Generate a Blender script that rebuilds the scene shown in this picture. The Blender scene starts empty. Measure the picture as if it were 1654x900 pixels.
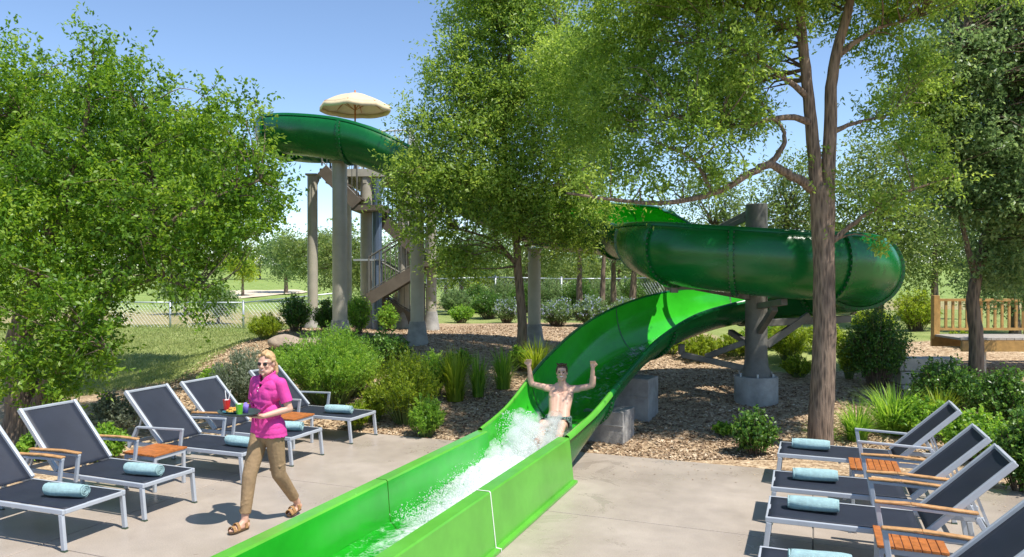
import bpy, math, random
import numpy as np
from mathutils import Vector, Matrix, noise as mnoise

random.seed(7)
RNG = np.random.default_rng(11)
scn = bpy.context.scene
COL = scn.collection
R = math.radians

# ---------------------------------------------------------------- camera model (1654 x 900 photograph)
FPX, HCAM, YH = 1230.0, 2.45, 440.0

def W(px, py, Y):
    """world point seen at photo pixel (px,py) at distance Y"""
    return ((px - 827.0) / FPX * Y, Y, HCAM - (py - YH) / FPX * Y)

AX, AY = 0.366, 0.931            # slide / lounger-row axis on the ground

def ST(s, t, z=0.0):
    return (s * AX + t * AY, s * AY - t * AX, z)

def sstep(e0, e1, x):
    t = np.clip((x - e0) / (e1 - e0), 0, 1)
    return t * t * (3 - 2 * t)

def terrain(x, y):
    x = np.asarray(x, float); y = np.asarray(y, float)
    s = x * AX + y * AY
    left = sstep(-9.5, -5.5, x)
    z = 0.86 * sstep(10.6, 19.0, y) * left * (1 - 0.35 * sstep(26, 40, y))
    z = z + 0.10 * sstep(10.2, 13.0, s) * left
    z = z + 0.030 * np.clip(y - 45, 0, 200) * (1 - 0.0 * x) - 0.00008 * np.clip(y - 60, 0, 120) ** 2
    z = z + 0.05 * (np.sin(x * 1.3 + y * .4) * np.cos(y * .9 - x * .3)) * sstep(10.4, 13, s) * sstep(9, 12, y)
    z = z - 0.05 * (1 - sstep(9.7, 10.3, s)) * sstep(-9.0, -8.0, x * AY - y * AX) - 0.02
    return z

def gz(x, y):
    return float(terrain(x, y))

def ghit(px, py):
    """ground point under a photo pixel"""
    Y = 4.0
    while Y < 300:
        x, y, z = W(px, py, Y)
        if z <= gz(x, y):
            return x, y, gz(x, y)
        Y += 0.02 if Y < 60 else 0.2
    return W(px, py, 300)

# ---------------------------------------------------------------- materials
def nmat(name):
    m = bpy.data.materials.new(name)
    m.use_nodes = True
    nt = m.node_tree
    for n in list(nt.nodes): nt.nodes.remove(n)
    out = nt.nodes.new('ShaderNodeOutputMaterial')
    return m, nt, out

def node(nt, typ, **kw):
    n = nt.nodes.new(typ)
    for k, v in kw.items():
        if k.startswith('i_'):
            n.inputs[k[2:].replace('_', ' ')].default_value = v
        else:
            setattr(n, k, v)
    return n

def ramp(nt, fac, stops):
    r = nt.nodes.new('ShaderNodeValToRGB')
    cr = r.color_ramp
    while len(cr.elements) < len(stops): cr.elements.new(0.5)
    for e, (p, c) in zip(cr.elements, stops):
        e.position = p; e.color = (*c, 1)
    nt.links.new(fac, r.inputs['Fac'])
    return r.outputs['Color']

def simple(name, col, rough=0.5, var=0.15, scale=8.0, bump=0.0, bscale=60.0, metal=0.0, coat=0.0, spec=0.5, detail=4, trans=0.0, rvar=0.1):
    m, nt, out = nmat(name)
    b = node(nt, 'ShaderNodeBsdfPrincipled')
    tc = node(nt, 'ShaderNodeTexCoord')
    n1 = node(nt, 'ShaderNodeTexNoise', i_Scale=scale, i_Detail=detail, i_Roughness=0.6)
    nt.links.new(tc.outputs['Object'], n1.inputs['Vector'])
    c = Vector(col)
    lo = tuple(max(0, x * (1 - var)) for x in col); hi = tuple(min(1, x * (1 + var)) for x in col)
    nt.links.new(ramp(nt, n1.outputs['Fac'], [(0.3, lo), (0.7, hi)]), b.inputs['Base Color'])
    mr = node(nt, 'ShaderNodeMapRange'); mr.inputs['To Min'].default_value = max(0.02, rough - rvar); mr.inputs['To Max'].default_value = min(1, rough + rvar)
    nt.links.new(n1.outputs['Fac'], mr.inputs['Value']); nt.links.new(mr.outputs['Result'], b.inputs['Roughness'])
    b.inputs['Metallic'].default_value = metal
    b.inputs['Specular IOR Level'].default_value = spec
    b.inputs['Coat Weight'].default_value = coat
    b.inputs['Coat Roughness'].default_value = 0.08
    b.inputs['Transmission Weight'].default_value = trans
    if bump > 0:
        n2 = node(nt, 'ShaderNodeTexNoise', i_Scale=bscale, i_Detail=5)
        nt.links.new(tc.outputs['Object'], n2.inputs['Vector'])
        bp = node(nt, 'ShaderNodeBump', i_Strength=bump, i_Distance=0.02)
        nt.links.new(n2.outputs['Fac'], bp.inputs['Height']); nt.links.new(bp.outputs['Normal'], b.inputs['Normal'])
    nt.links.new(b.outputs['BSDF'], out.inputs['Surface'])
    return m

def leafmat(name, dark, mid, light, transl=0.47, rough=0.42):
    m, nt, out = nmat(name)
    at = node(nt, 'ShaderNodeAttribute', attribute_name='tint')
    col = ramp(nt, at.outputs['Fac'], [(0.0, dark), (0.5, mid), (1.0, light)])
    b = node(nt, 'ShaderNodeBsdfPrincipled'); b.inputs['Roughness'].default_value = rough
    b.inputs['Specular IOR Level'].default_value = 0.35
    t = node(nt, 'ShaderNodeBsdfTranslucent')
    hs = node(nt, 'ShaderNodeHueSaturation', i_Hue=0.485, i_Saturation=1.05, i_Value=1.9)
    nt.links.new(col, hs.inputs['Color'])
    nt.links.new(col, b.inputs['Base Color']); nt.links.new(hs.outputs['Color'], t.inputs['Color'])
    mx = node(nt, 'ShaderNodeMixShader', i_Fac=transl)
    nt.links.new(b.outputs['BSDF'], mx.inputs[1]); nt.links.new(t.outputs['BSDF'], mx.inputs[2])
    nt.links.new(mx.outputs['Shader'], out.inputs['Surface'])
    return m

M = {}

# ---------------------------------------------------------------- mesh building
def link(o, parent=None):
    COL.objects.link(o)
    if parent is not None: o.parent = parent
    return o

class MB:
    def __init__(self): self.v = []; self.f = []; self.mi = []
    def add(self, vs, fs, mi=0):
        k = len(self.v)
        self.v += [tuple(map(float, p)) for p in vs]
        self.f += [tuple(k + i for i in f) for f in fs]
        self.mi += [mi] * len(fs)
        return self
    def box(self, c, size, rot=None, mi=0, taper=1.0):
        sx, sy, sz = (q / 2 for q in size)
        vs = [Vector((x * sx * (taper if z > 0 else 1), y * sy * (taper if z > 0 else 1), z * sz)) for z in (-1, 1) for y in (-1, 1) for x in (-1, 1)]
        if rot is not None: vs = [rot @ p for p in vs]
        c = Vector(c)
        return self.add([p + c for p in vs], [(0, 2, 3, 1), (4, 5, 7, 6), (0, 1, 5, 4), (2, 6, 7, 3), (0, 4, 6, 2), (1, 3, 7, 5)], mi)
    def bar(self, a, b, w, h, up=(0, 0, 1), mi=0):
        a = Vector(a); b = Vector(b); d = (b - a); L = d.length; d.normalize()
        u = Vector(up)
        if abs(d.dot(u)) > 0.98: u = Vector((1, 0, 0))
        s = d.cross(u).normalized(); u = s.cross(d).normalized()
        rot = Matrix((d, s, u)).transposed()
        return self.box((a + b) / 2, (L, w, h), rot, mi)
    def tube(self, pts, rad, n=8, mi=0, cap=True, sq=1.0):
        pts = [Vector(p) for p in pts]
        if not hasattr(rad, '__len__'): rad = [rad] * len(pts)
        rings = []; pu = None
        for i, p in enumerate(pts):
            d = (pts[min(i + 1, len(pts) - 1)] - pts[max(i - 1, 0)])
            if d.length < 1e-9: d = Vector((0, 0, 1))
            d.normalize()
            if pu is None:
                pu = Vector((0, 0, 1)) if abs(d.z) < 0.9 else Vector((1, 0, 0))
            s = d.cross(pu)
            if s.length < 1e-6: s = d.cross(Vector((0, 1, 0)))
            s.normalize(); u = s.cross(d).normalized(); pu = u
            rings.append([p + (s * math.cos(2 * math.pi * k / n) + u * sq * math.sin(2 * math.pi * k / n)) * rad[i] for k in range(n)])
        vs = [q for r in rings for q in r]; fs = []
        for i in range(len(rings) - 1):
            for k in range(n):
                k2 = (k + 1) % n
                fs.append((i * n + k, i * n + k2, (i + 1) * n + k2, (i + 1) * n + k))
        if cap:
            fs.append(tuple(range(n - 1, -1, -1))); fs.append(tuple((len(rings) - 1) * n + k for k in range(n)))
        return self.add(vs, fs, mi)
    def lathe(self, prof, c=(0, 0, 0), n=24, mi=0, squash=(1, 1)):
        vs = []; fs = []
        for r, z in prof:
            for k in range(n):
                a = 2 * math.pi * k / n
                vs.append((c[0] + r * math.cos(a) * squash[0], c[1] + r * math.sin(a) * squash[1], c[2] + z))
        for i in range(len(prof) - 1):
            for k in range(n):
                k2 = (k + 1) % n
                fs.append((i * n + k, i * n + k2, (i + 1) * n + k2, (i + 1) * n + k))
        fs.append(tuple(range(n - 1, -1, -1))); fs.append(tuple((len(prof) - 1) * n + k for k in range(n)))
        return self.add(vs, fs, mi)
    def ell(self, c, r, n=14, m=9, mi=0, rot=None):
        prof = []
        vs = []; fs = []
        for i in range(m + 1):
            th = math.pi * i / m
            for k in range(n):
                a = 2 * math.pi * k / n
                p = Vector((r[0] * math.sin(th) * math.cos(a), r[1] * math.sin(th) * math.sin(a), -r[2] * math.cos(th)))
                if rot is not None: p = rot @ p
                vs.append(p + Vector(c))
        for i in range(m):
            for k in range(n):
                k2 = (k + 1) % n
                fs.append((i * n + k, i * n + k2, (i + 1) * n + k2, (i + 1) * n + k))
        return self.add(vs, fs, mi)
    def cap(self, a, b, ra, rb, n=14):
        """tapered capsule with round ends"""
        a = Vector(a); b = Vector(b); d = (b - a); L = max(d.length, 1e-6); d.normalize()
        pts = []; rad = []
        for i in range(0, 5):
            th = math.pi / 2 * (1 - i / 4); pts.append(a - d * ra * math.sin(th)); rad.append(max(ra * math.cos(th), 1e-4))
        for i in range(0, 5):
            th = math.pi / 2 * (i / 4); pts.append(b + d * rb * math.sin(th)); rad.append(max(rb * math.cos(th), 1e-4))
        return self.tube(pts, rad, n)
    def build(self, name, mats, parent=None, smooth=False, bevel=0.0):
        me = bpy.data.meshes.new(name)
        me.from_pydata(self.v, [], self.f)
        for mm in (mats if isinstance(mats, (list, tuple)) else [mats]): me.materials.append(mm)
        if any(self.mi): me.polygons.foreach_set('material_index', self.mi)
        if smooth: me.polygons.foreach_set('use_smooth', [True] * len(me.polygons))
        me.update()
        o = bpy.data.objects.new(name, me)
        link(o, parent)
        if bevel > 0:
            bm = o.modifiers.new('Bevel', 'BEVEL'); bm.width = bevel; bm.segments = 2; bm.limit_method = 'ANGLE'
        return o

def tag(o, label=None, cat=None, group=None, kind=None):
    if label: o['label'] = label
    if cat: o['category'] = cat
    if group: o['group'] = group
    if kind: o['kind'] = kind
    return o

def thing(name, label, cat, loc=(0, 0, 0), rz=0.0, group=None):
    o = bpy.data.objects.new(name, None)
    o.empty_display_size = 0.1
    o.location = loc; o.rotation_euler = (0, 0, rz)
    link(o)
    return tag(o, label, cat, group)

def copy_tree(o, parent=None):
    c = o.copy(); COL.objects.link(c)
    if parent is not None: c.parent = parent
    for ch in [q for q in COL.objects if q.parent == o]:
        copy_tree(ch, c)
    return c

def smooth_angle(o, ang=40):
    me = o.data
    me.polygons.foreach_set('use_smooth', [True] * len(me.polygons))
    try: me.set_sharp_from_angle(angle=R(ang))
    except Exception: pass
    return o

def npmesh(name, verts, quads, mat, parent=None, tint=None, smooth=False):
    nv = len(verts); nf = len(quads); k = quads.shape[1]
    me = bpy.data.meshes.new(name)
    me.vertices.add(nv); me.vertices.foreach_set('co', np.ascontiguousarray(verts, dtype=np.float32).ravel())
    me.loops.add(nf * k); me.loops.foreach_set('vertex_index', np.ascontiguousarray(quads, dtype=np.int32).ravel())
    me.polygons.add(nf); me.polygons.foreach_set('loop_start', np.arange(0, nf * k, k, dtype=np.int32))
    if smooth: me.polygons.foreach_set('use_smooth', np.ones(nf, dtype=bool))
    me.materials.append(mat)
    me.update(calc_edges=True)
    if tint is not None:
        a = me.attributes.new('tint', 'FLOAT', 'FACE'); a.data.foreach_set('value', np.ascontiguousarray(tint, dtype=np.float32))
    o = bpy.data.objects.new(name, me)
    return link(o, parent)

def unit(a):
    return a / np.maximum(np.linalg.norm(a, axis=-1, keepdims=True), 1e-9)

def leaves(name, c, u, nrm, L, wd, tint, mat, parent=None):
    w = unit(np.cross(nrm, u)); nn = np.cross(u, w)
    L = L[:, None]; wd = wd[:, None]
    v = np.stack([c - u * L * .5, c - u * L * .05 + w * wd * .5 + nn * wd * .18, c + u * L * .5 - nn * L * .06, c - u * L * .05 - w * wd * .5 + nn * wd * .18], axis=1)
    N = len(c)
    q = np.arange(N * 4, dtype=np.int32).reshape(N, 4)
    return npmesh(name, v.reshape(-1, 3), q, mat, parent, tint)

def spray_leaves(rng, cc, rad, per, twigs, out_c, L, Wd, up=0.35, droop=0.15, tint0=None, spread=0.55):
    """leaf arrays for clusters cc (M,3): each cluster is a spray of short leafy twigs"""
    Mn = len(cc)
    rad = np.broadcast_to(rad, (Mn,))
    outd = unit(cc - out_c)
    td = unit(outd[:, None, :] * 0.7 + rng.normal(size=(Mn, twigs, 3)) * 0.75 + np.array([0, 0, up]))
    tl = rad[:, None] * rng.uniform(.6, 1.35, (Mn, twigs))
    org = cc[:, None, :] + rng.normal(size=(Mn, twigs, 3)) * rad[:, None, None] * 0.32 - outd[:, None, :] * rad[:, None, None] * .4
    k = max(1, per // twigs)
    tt = rng.uniform(.1, 1.05, (Mn, twigs, k))
    pos = org[:, :, None, :] + td[:, :, None, :] * (tl[:, :, None] * tt)[..., None]
    pos = pos + rng.normal(size=pos.shape) * (rad[:, None, None, None] * .10)
    pos[..., 2] -= droop * tl[:, :, None] * tt ** 2
    u = unit(td[:, :, None, :] * .6 + rng.normal(size=pos.shape) * spread + np.array([0, 0, -droop]))
    nr = unit(rng.normal(size=pos.shape) * .75 + outd[:, None, None, :] * .35 + np.array([0.12, -0.15, .42]))
    ct = rng.normal(0, .17, Mn) if tint0 is None else tint0
    tn = .5 + ct[:, None, None] + rng.normal(0, .14, pos.shape[:3]) + (tt - .6) * .25
    n = pos[..., 0].size
    pos = pos.reshape(-1, 3); u = u.reshape(-1, 3); nr = nr.reshape(-1, 3); tn = np.clip(tn.reshape(-1), 0, 1)
    return pos, u, nr, L * rng.uniform(.65, 1.25, n), Wd * rng.uniform(.7, 1.25, n), tn

def catmull(P, per):
    P = [np.asarray(p, float) for p in P]
    P = [2 * P[0] - P[1]] + P + [2 * P[-1] - P[-2]]
    out = []
    for i in range(1, len(P) - 2):
        for k in range(per):
            t = k / per
            a, b, c, d = P[i - 1], P[i], P[i + 1], P[i + 2]
            out.append(.5 * (2 * b + (c - a) * t + (2 * a - 5 * b + 4 * c - d) * t * t + (3 * b - a - 3 * c + d) * t ** 3))
    out.append(P[-2])
    return out

def remesh(name, mb, mat, parent=None, voxel=0.008, smooth_it=4):
    """fuse overlapping shapes into one continuous skin"""
    o = mb.build(name + '_raw', mat)
    m = o.modifiers.new('R', 'REMESH'); m.mode = 'VOXEL'; m.voxel_size = voxel
    s = o.modifiers.new('S', 'SMOOTH'); s.iterations = smooth_it; s.factor = 0.5
    dg = bpy.context.evaluated_depsgraph_get(); dg.update()
    me = bpy.data.meshes.new_from_object(o.evaluated_get(dg))
    old = o.data
    bpy.data.objects.remove(o); bpy.data.meshes.remove(old)
    me.name = name
    me.materials.clear(); me.materials.append(mat)
    me.polygons.foreach_set('use_smooth', [True] * len(me.polygons))
    o = bpy.data.objects.new(name, me)
    return link(o, parent)
# ---------------------------------------------------------------- palette
M['steel'] = simple('powder_coated_frame', (.42, .45, .49), .35, .06, 5, spec=.5)
M['sling'] = None
M['teak'] = simple('teak', (.40, .13, .03), .45, .35, 14, .2, 60)
M['teak_pale'] = simple('weathered_teak', (.50, .27, .11), .5, .3, 14, .2, 60)
M['towel'] = simple('aqua_towel', (.46, .68, .69), .95, .12, 30, .9, 260, spec=.1)
M['column'] = simple('painted_column', (.42, .385, .31), .5, .12, 3, .05, 30)
M['dark_post'] = simple('weathered_post', (.13, .125, .11), .55, .35, 3.5, .1, 30)
M['galv'] = simple('galvanised_steel', (.45, .48, .52), .4, .12, 6, metal=.4)
M['pipe'] = simple('blue_grey_pipe', (.12, .16, .23), .35, .1, 4, metal=.3)
M['concrete'] = simple('cast_concrete', (.33, .32, .30), .85, .35, 3, .3, 40)
M['stone'] = simple('limestone', (.50, .45, .37), .85, .25, 3, .5, 20)
M['timber'] = simple('golden_timber', (.42, .24, .07), .6, .25, 9, .2, 40)
M['deckboard'] = simple('grey_boards', (.36, .33, .29), .75, .2, 9, .2, 40)
M['canvas'] = simple('cream_canvas', (.62, .50, .32), .85, .08, 5, .1, 80)
M['white_rail'] = simple('white_railing', (.62, .62, .60), .5, .06, 5)
M['bolt'] = simple('bolts', (.05, .09, .06), .4, .2, 20)
M['skin_w'] = simple('fair_skin', (.62, .36, .26), .5, .07, 14, .03, 200)
M['skin_m'] = simple('skin', (.60, .36, .26), .48, .08, 12, .03, 200)
M['pink'] = simple('magenta_polo', (.66, .05, .30), .8, .10, 10, .25, 30)
M['khaki'] = simple('khaki_cotton', (.30, .20, .105), .85, .15, 12, .35, 35)
M['blond'] = simple('blond_hair', (.52, .33, .16), .45, .35, 60, .4, 150)
M['brown_hair'] = simple('brown_hair', (.06, .028, .015), .45, .35, 60, .4, 150)
M['sandal'] = simple('tan_sandal', (.36, .20, .08), .7, .2, 30)
M['sole'] = simple('dark_sole', (.10, .06, .03), .8, .2, 20)
M['black'] = simple('black_lens', (.01, .01, .012), .1, .1, 10)
M['teeth'] = simple('teeth', (.8, .77, .72), .3, .03, 10)
M['lip_col'] = simple('lips', (.45, .13, .11), .5, .1, 30)
M['tray'] = simple('dark_tray', (.035, .06, .06), .4, .2, 10)
M['plate'] = simple('teal_plate', (.03, .25, .32), .3, .1, 10, coat=.4)
M['food'] = simple('fried_snack', (.65, .32, .05), .7, .5, 60, .6, 90)
M['red_drink'] = simple('red_drink', (.50, .02, .02), .1, .2, 12, coat=.5)
M['green_drink'] = simple('green_drink', (.12, .42, .03), .1, .2, 12, coat=.5)
M['napkin'] = simple('violet_napkin', (.22, .16, .55), .8, .2, 20)
M['straw'] = simple('straw', (.8, .8, .78), .4, .03, 5)
M['rock'] = simple('boulder', (.34, .27, .21), .9, .35, 3, .7, 12)

# ----- sling fabric (open weave)
m, nt, out = nmat('navy_sling'); M['sling'] = m
tc = node(nt, 'ShaderNodeTexCoord'); b = node(nt, 'ShaderNodeBsdfPrincipled', i_Roughness=.6)
wv = node(nt, 'ShaderNodeTexWave', i_Scale=60.0, i_Distortion=.3, bands_direction='X')
wv2 = node(nt, 'ShaderNodeTexWave', i_Scale=60.0, i_Distortion=.3, bands_direction='Y')
ns = node(nt, 'ShaderNodeTexNoise', i_Scale=5.0, i_Detail=5)
for n_ in (wv, wv2, ns): nt.links.new(tc.outputs['Object'], n_.inputs['Vector'])
mm = node(nt, 'ShaderNodeMath', operation='MULTIPLY'); nt.links.new(wv.outputs['Fac'], mm.inputs[0]); nt.links.new(wv2.outputs['Fac'], mm.inputs[1])
ad = node(nt, 'ShaderNodeMath', operation='MULTIPLY_ADD'); nt.links.new(ns.outputs['Fac'], ad.inputs[0]); ad.inputs[1].default_value = .6; nt.links.new(mm.outputs[0], ad.inputs[2])
nt.links.new(ramp(nt, ad.outputs[0], [(.1, (.006, .009, .018)), (.9, (.028, .036, .058))]), b.inputs['Base Color'])
tr = node(nt, 'ShaderNodeBsdfTransparent'); mx = node(nt, 'ShaderNodeMixShader', i_Fac=.07)
nt.links.new(b.outputs[0], mx.inputs[1]); nt.links.new(tr.outputs[0], mx.inputs[2]); nt.links.new(mx.outputs[0], out.inputs['Surface'])

# ----- fibreglass
def fibre(name, col, rough, streak):
    m, nt, out = nmat(name)
    tc = node(nt, 'ShaderNodeTexCoord'); b = node(nt, 'ShaderNodeBsdfPrincipled')
    n1 = node(nt, 'ShaderNodeTexNoise', i_Scale=1.3, i_Detail=6, i_Roughness=.65); nt.links.new(tc.outputs['Object'], n1.inputs['Vector'])
    mp = node(nt, 'ShaderNodeMapping'); mp.inputs['Scale'].default_value = (9, 9, 1.2); nt.links.new(tc.outputs['Object'], mp.inputs['Vector'])
    n2 = node(nt, 'ShaderNodeTexNoise', i_Scale=1.0, i_Detail=7, i_Roughness=.7); nt.links.new(mp.outputs[0], n2.inputs['Vector'])
    a = node(nt, 'ShaderNodeMath', operation='MULTIPLY_ADD'); nt.links.new(n2.outputs['Fac'], a.inputs[0]); a.inputs[1].default_value = streak; nt.links.new(n1.outputs['Fac'], a.inputs[2])
    nt.links.new(ramp(nt, a.outputs[0], [(.35, tuple(x * .78 for x in col)), (.75 + streak * .5, tuple(x * 1.2 for x in col))]), b.inputs['Base Color'])
    mr = node(nt, 'ShaderNodeMapRange'); mr.inputs['To Min'].default_value = rough * .6; mr.inputs['To Max'].default_value = rough * 1.5
    nt.links.new(n1.outputs['Fac'], mr.inputs['Value']); nt.links.new(mr.outputs[0], b.inputs['Roughness'])
    nt.links.new(b.outputs[0], out.inputs['Surface'])
    return m
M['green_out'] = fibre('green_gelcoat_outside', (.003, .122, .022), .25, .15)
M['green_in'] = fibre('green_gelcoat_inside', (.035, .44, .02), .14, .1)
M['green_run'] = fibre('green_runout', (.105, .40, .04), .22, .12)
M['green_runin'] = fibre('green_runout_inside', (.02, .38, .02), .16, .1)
M['caulk'] = simple('white_caulk', (.7, .75, .65), .6, .05, 10)

# ----- bark
def barkmat(name, lo, hi):
    m, nt, out = nmat(name)
    tc = node(nt, 'ShaderNodeTexCoord'); mp = node(nt, 'ShaderNodeMapping'); mp.inputs['Scale'].default_value = (1, 1, .14)
    nt.links.new(tc.outputs['Object'], mp.inputs['Vector'])
    n1 = node(nt, 'ShaderNodeTexNoise', i_Scale=21.0, i_Detail=8, i_Roughness=.75, i_Distortion=.6); nt.links.new(mp.outputs[0], n1.inputs['Vector'])
    v = node(nt, 'ShaderNodeTexVoronoi', i_Scale=31.0); nt.links.new(mp.outputs[0], v.inputs['Vector'])
    a = node(nt, 'ShaderNodeMath', operation='MULTIPLY'); nt.links.new(n1.outputs['Fac'], a.inputs[0]); nt.links.new(v.outputs['Distance'], a.inputs[1])
    b = node(nt, 'ShaderNodeBsdfPrincipled', i_Roughness=.9)
    nt.links.new(ramp(nt, a.outputs[0], [(.05, lo), (.35, hi)]), b.inputs['Base Color'])
    bp = node(nt, 'ShaderNodeBump', i_Strength=.9, i_Distance=.03); nt.links.new(a.outputs[0], bp.inputs['Height']); nt.links.new(bp.outputs[0], b.inputs['Normal'])
    nt.links.new(b.outputs[0], out.inputs['Surface'])
    return m
M['bark'] = barkmat('elm_bark', (.078, .054, .039), (.26, .185, .13))
M['bark_dark'] = barkmat('oak_bark', (.06, .045, .035), (.22, .16, .11))

M['leaf_oak'] = leafmat('leaf_oak', (.045, .12, .012), (.125, .25, .022), (.29, .41, .05))
M['leaf_elm'] = leafmat('leaf_elm', (.085, .165, .025), (.205, .32, .05), (.39, .50, .10))
M['leaf_dark'] = leafmat('leaf_dark', (.06, .125, .045), (.145, .235, .08), (.28, .38, .15))
M['leaf_bg'] = leafmat('leaf_background', (.07, .12, .03), (.15, .22, .055), (.28, .34, .10))
M['leaf_shrub'] = leafmat('leaf_shrub', (.07, .18, .022), (.19, .36, .045), (.36, .52, .075))
M['leaf_yellow'] = leafmat('leaf_yellow', (.11, .18, .015), (.24, .34, .03), (.42, .48, .06))
M['leaf_lawn'] = leafmat('leaf_lawn', (.15, .20, .05), (.26, .31, .09), (.42, .42, .18), .3, .6)
M['stair'] = simple('brown_stair_steel', (.13, .105, .08), .6, .2, 4)
M['leaf_glossy'] = leafmat('leaf_glossy', (.03, .085, .016), (.075, .18, .03), (.19, .32, .05), .3, .35)
M['leaf_silver'] = leafmat('leaf_silver', (.09, .12, .07), (.2, .24, .16), (.36, .4, .3))
M['blossom'] = leafmat('blossom', (.3, .34, .55), (.5, .54, .72), (.75, .78, .85), .3, .6)

# ---------------------------------------------------------------- world and sun
SUN = Vector((.36, -.30, .885)).normalized()
wd = bpy.data.worlds.new('World'); scn.world = wd; wd.use_nodes = True
nt = wd.node_tree
for n_ in list(nt.nodes): nt.nodes.remove(n_)
sky = node(nt, 'ShaderNodeTexSky'); sky.sky_type = 'NISHITA'; sky.sun_disc = False
sky.sun_elevation = math.asin(SUN.z); sky.sun_rotation = math.atan2(SUN.x, SUN.y)
sky.air_density = .8; sky.dust_density = 0.0; sky.ozone_density = 2.2
bg = node(nt, 'ShaderNodeBackground', i_Strength=.15); wo = node(nt, 'ShaderNodeOutputWorld')
hs = node(nt, 'ShaderNodeHueSaturation', i_Saturation=1.0, i_Value=.95); nt.links.new(sky.outputs[0], hs.inputs['Color']); nt.links.new(hs.outputs[0], bg.inputs[0]); nt.links.new(bg.outputs[0], wo.inputs[0])
sl = bpy.data.lights.new('sun', 'SUN'); sl.energy = 4.4; sl.angle = R(.5); sl.color = (1, .95, .87)
so = bpy.data.objects.new('sun', sl); link(so); so.rotation_euler = SUN.to_track_quat('Z', 'Y').to_euler(); so.location = SUN * 60

cam = bpy.data.cameras.new('camera'); co = bpy.data.objects.new('camera', cam); link(co)
cam.sensor_width = 36; cam.lens = 36 * FPX / 1654; cam.clip_end = 3000; cam.clip_start = .05
co.location = (0, 0, HCAM); co.rotation_euler = (R(90) - math.atan(10 / FPX), 0, 0)
scn.camera = co
scn.view_settings.view_transform = 'Standard'; scn.view_settings.look = 'None'; scn.view_settings.exposure = .6; scn.view_settings.gamma = 1
scn.cycles.use_denoising = True
scn.cycles.max_bounces = 12; scn.cycles.volume_bounces = 10; scn.cycles.transparent_max_bounces = 16

# ---------------------------------------------------------------- terrain: one sheet to the horizon
def axis(lo, hi, step, far, grow=1.25):
    c = list(np.arange(lo, hi + 1e-6, step)); a = []; d = step; x = hi
    while x < far: d *= grow; x += d; a.append(x)
    b_ = []; d = step; x = lo
    while x > -far: d *= grow; x -= d; b_.append(x)
    return np.array(b_[::-1] + c + a)
xs = axis(-13, 13, .2, 900); ys = axis(7, 28, .2, 900)
X, Y = np.meshgrid(xs, ys)
Z = terrain(X, Y)
nx, ny = len(xs), len(ys)
V = np.stack([X.ravel(), Y.ravel(), Z.ravel()], 1)
idx = np.arange(nx * ny).reshape(ny, nx)
Q = np.stack([idx[:-1, :-1].ravel(), idx[:-1, 1:].ravel(), idx[1:, 1:].ravel(), idx[1:, :-1].ravel()], 1)
m, nt, out = nmat('terrain_ground')
tc = node(nt, 'ShaderNodeTexCoord'); at = node(nt, 'ShaderNodeAttribute', attribute_name='mulch'); at2 = node(nt, 'ShaderNodeAttribute', attribute_name='dry')
# bark mulch
mp = node(nt, 'ShaderNodeMapping'); mp.inputs['Rotation'].default_value = (0, 0, .5); mp.inputs['Scale'].default_value = (1, 1.7, 1); nt.links.new(tc.outputs['Object'], mp.inputs['Vector'])
nw = node(nt, 'ShaderNodeTexNoise', i_Scale=9.0, i_Detail=3); nt.links.new(mp.outputs[0], nw.inputs['Vector'])
mixv = node(nt, 'ShaderNodeMix', data_type='VECTOR'); mixv.inputs['Factor'].default_value = .06
nt.links.new(mp.outputs[0], mixv.inputs[4]); nt.links.new(nw.outputs['Color'], mixv.inputs[5])
vo = node(nt, 'ShaderNodeTexVoronoi', i_Scale=17.0); nt.links.new(mixv.outputs[1], vo.inputs['Vector'])
vo2 = node(nt, 'ShaderNodeTexVoronoi', i_Scale=41.0); nt.links.new(mixv.outputs[1], vo2.inputs['Vector'])
sx = node(nt, 'ShaderNodeSeparateColor'); nt.links.new(vo.outputs['Color'], sx.inputs[0])
sx2 = node(nt, 'ShaderNodeSeparateColor'); nt.links.new(vo2.outputs['Color'], sx2.inputs[0])
av = node(nt, 'ShaderNodeMath', operation='ADD'); nt.links.new(sx.outputs[0], av.inputs[0]); nt.links.new(sx2.outputs[1], av.inputs[1])
hf = node(nt, 'ShaderNodeMath', operation='MULTIPLY'); nt.links.new(av.outputs[0], hf.inputs[0]); hf.inputs[1].default_value = .5
mcol = ramp(nt, hf.outputs[0], [(.05, (.16, .10, .06)), (.4, (.39, .27, .165)), (.65, (.53, .395, .25)), (.95, (.70, .56, .39))])
# lawn
ng = node(nt, 'ShaderNodeTexNoise', i_Scale=1.1, i_Detail=8, i_Roughness=.65); nt.links.new(tc.outputs['Object'], ng.inputs['Vector'])
ng2 = node(nt, 'ShaderNodeTexNoise', i_Scale=40.0, i_Detail=4); nt.links.new(tc.outputs['Object'], ng2.inputs['Vector'])
ag = node(nt, 'ShaderNodeMath', operation='MULTIPLY_ADD'); nt.links.new(ng2.outputs['Fac'], ag.inputs[0]); ag.inputs[1].default_value = .5; nt.links.new(ng.outputs['Fac'], ag.inputs[2])
gcol = ramp(nt, ag.outputs[0], [(.45, (.14, .22, .05)), (.75, (.24, .33, .085)), (1.0, (.38, .42, .15))])
dcol = ramp(nt, ag.outputs[0], [(.45, (.26, .24, .10)), (1.0, (.46, .36, .2))])
mxd = node(nt, 'ShaderNodeMix', data_type='RGBA'); nt.links.new(at2.outputs['Fac'], mxd.inputs['Factor']); nt.links.new(gcol, mxd.inputs[6]); nt.links.new(dcol, mxd.inputs[7])
e = node(nt, 'ShaderNodeMath', operation='MULTIPLY_ADD'); nt.links.new(ng.outputs['Fac'], e.inputs[0]); e.inputs[1].default_value = .8; nt.links.new(at.outputs['Fac'], e.inputs[2])
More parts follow.
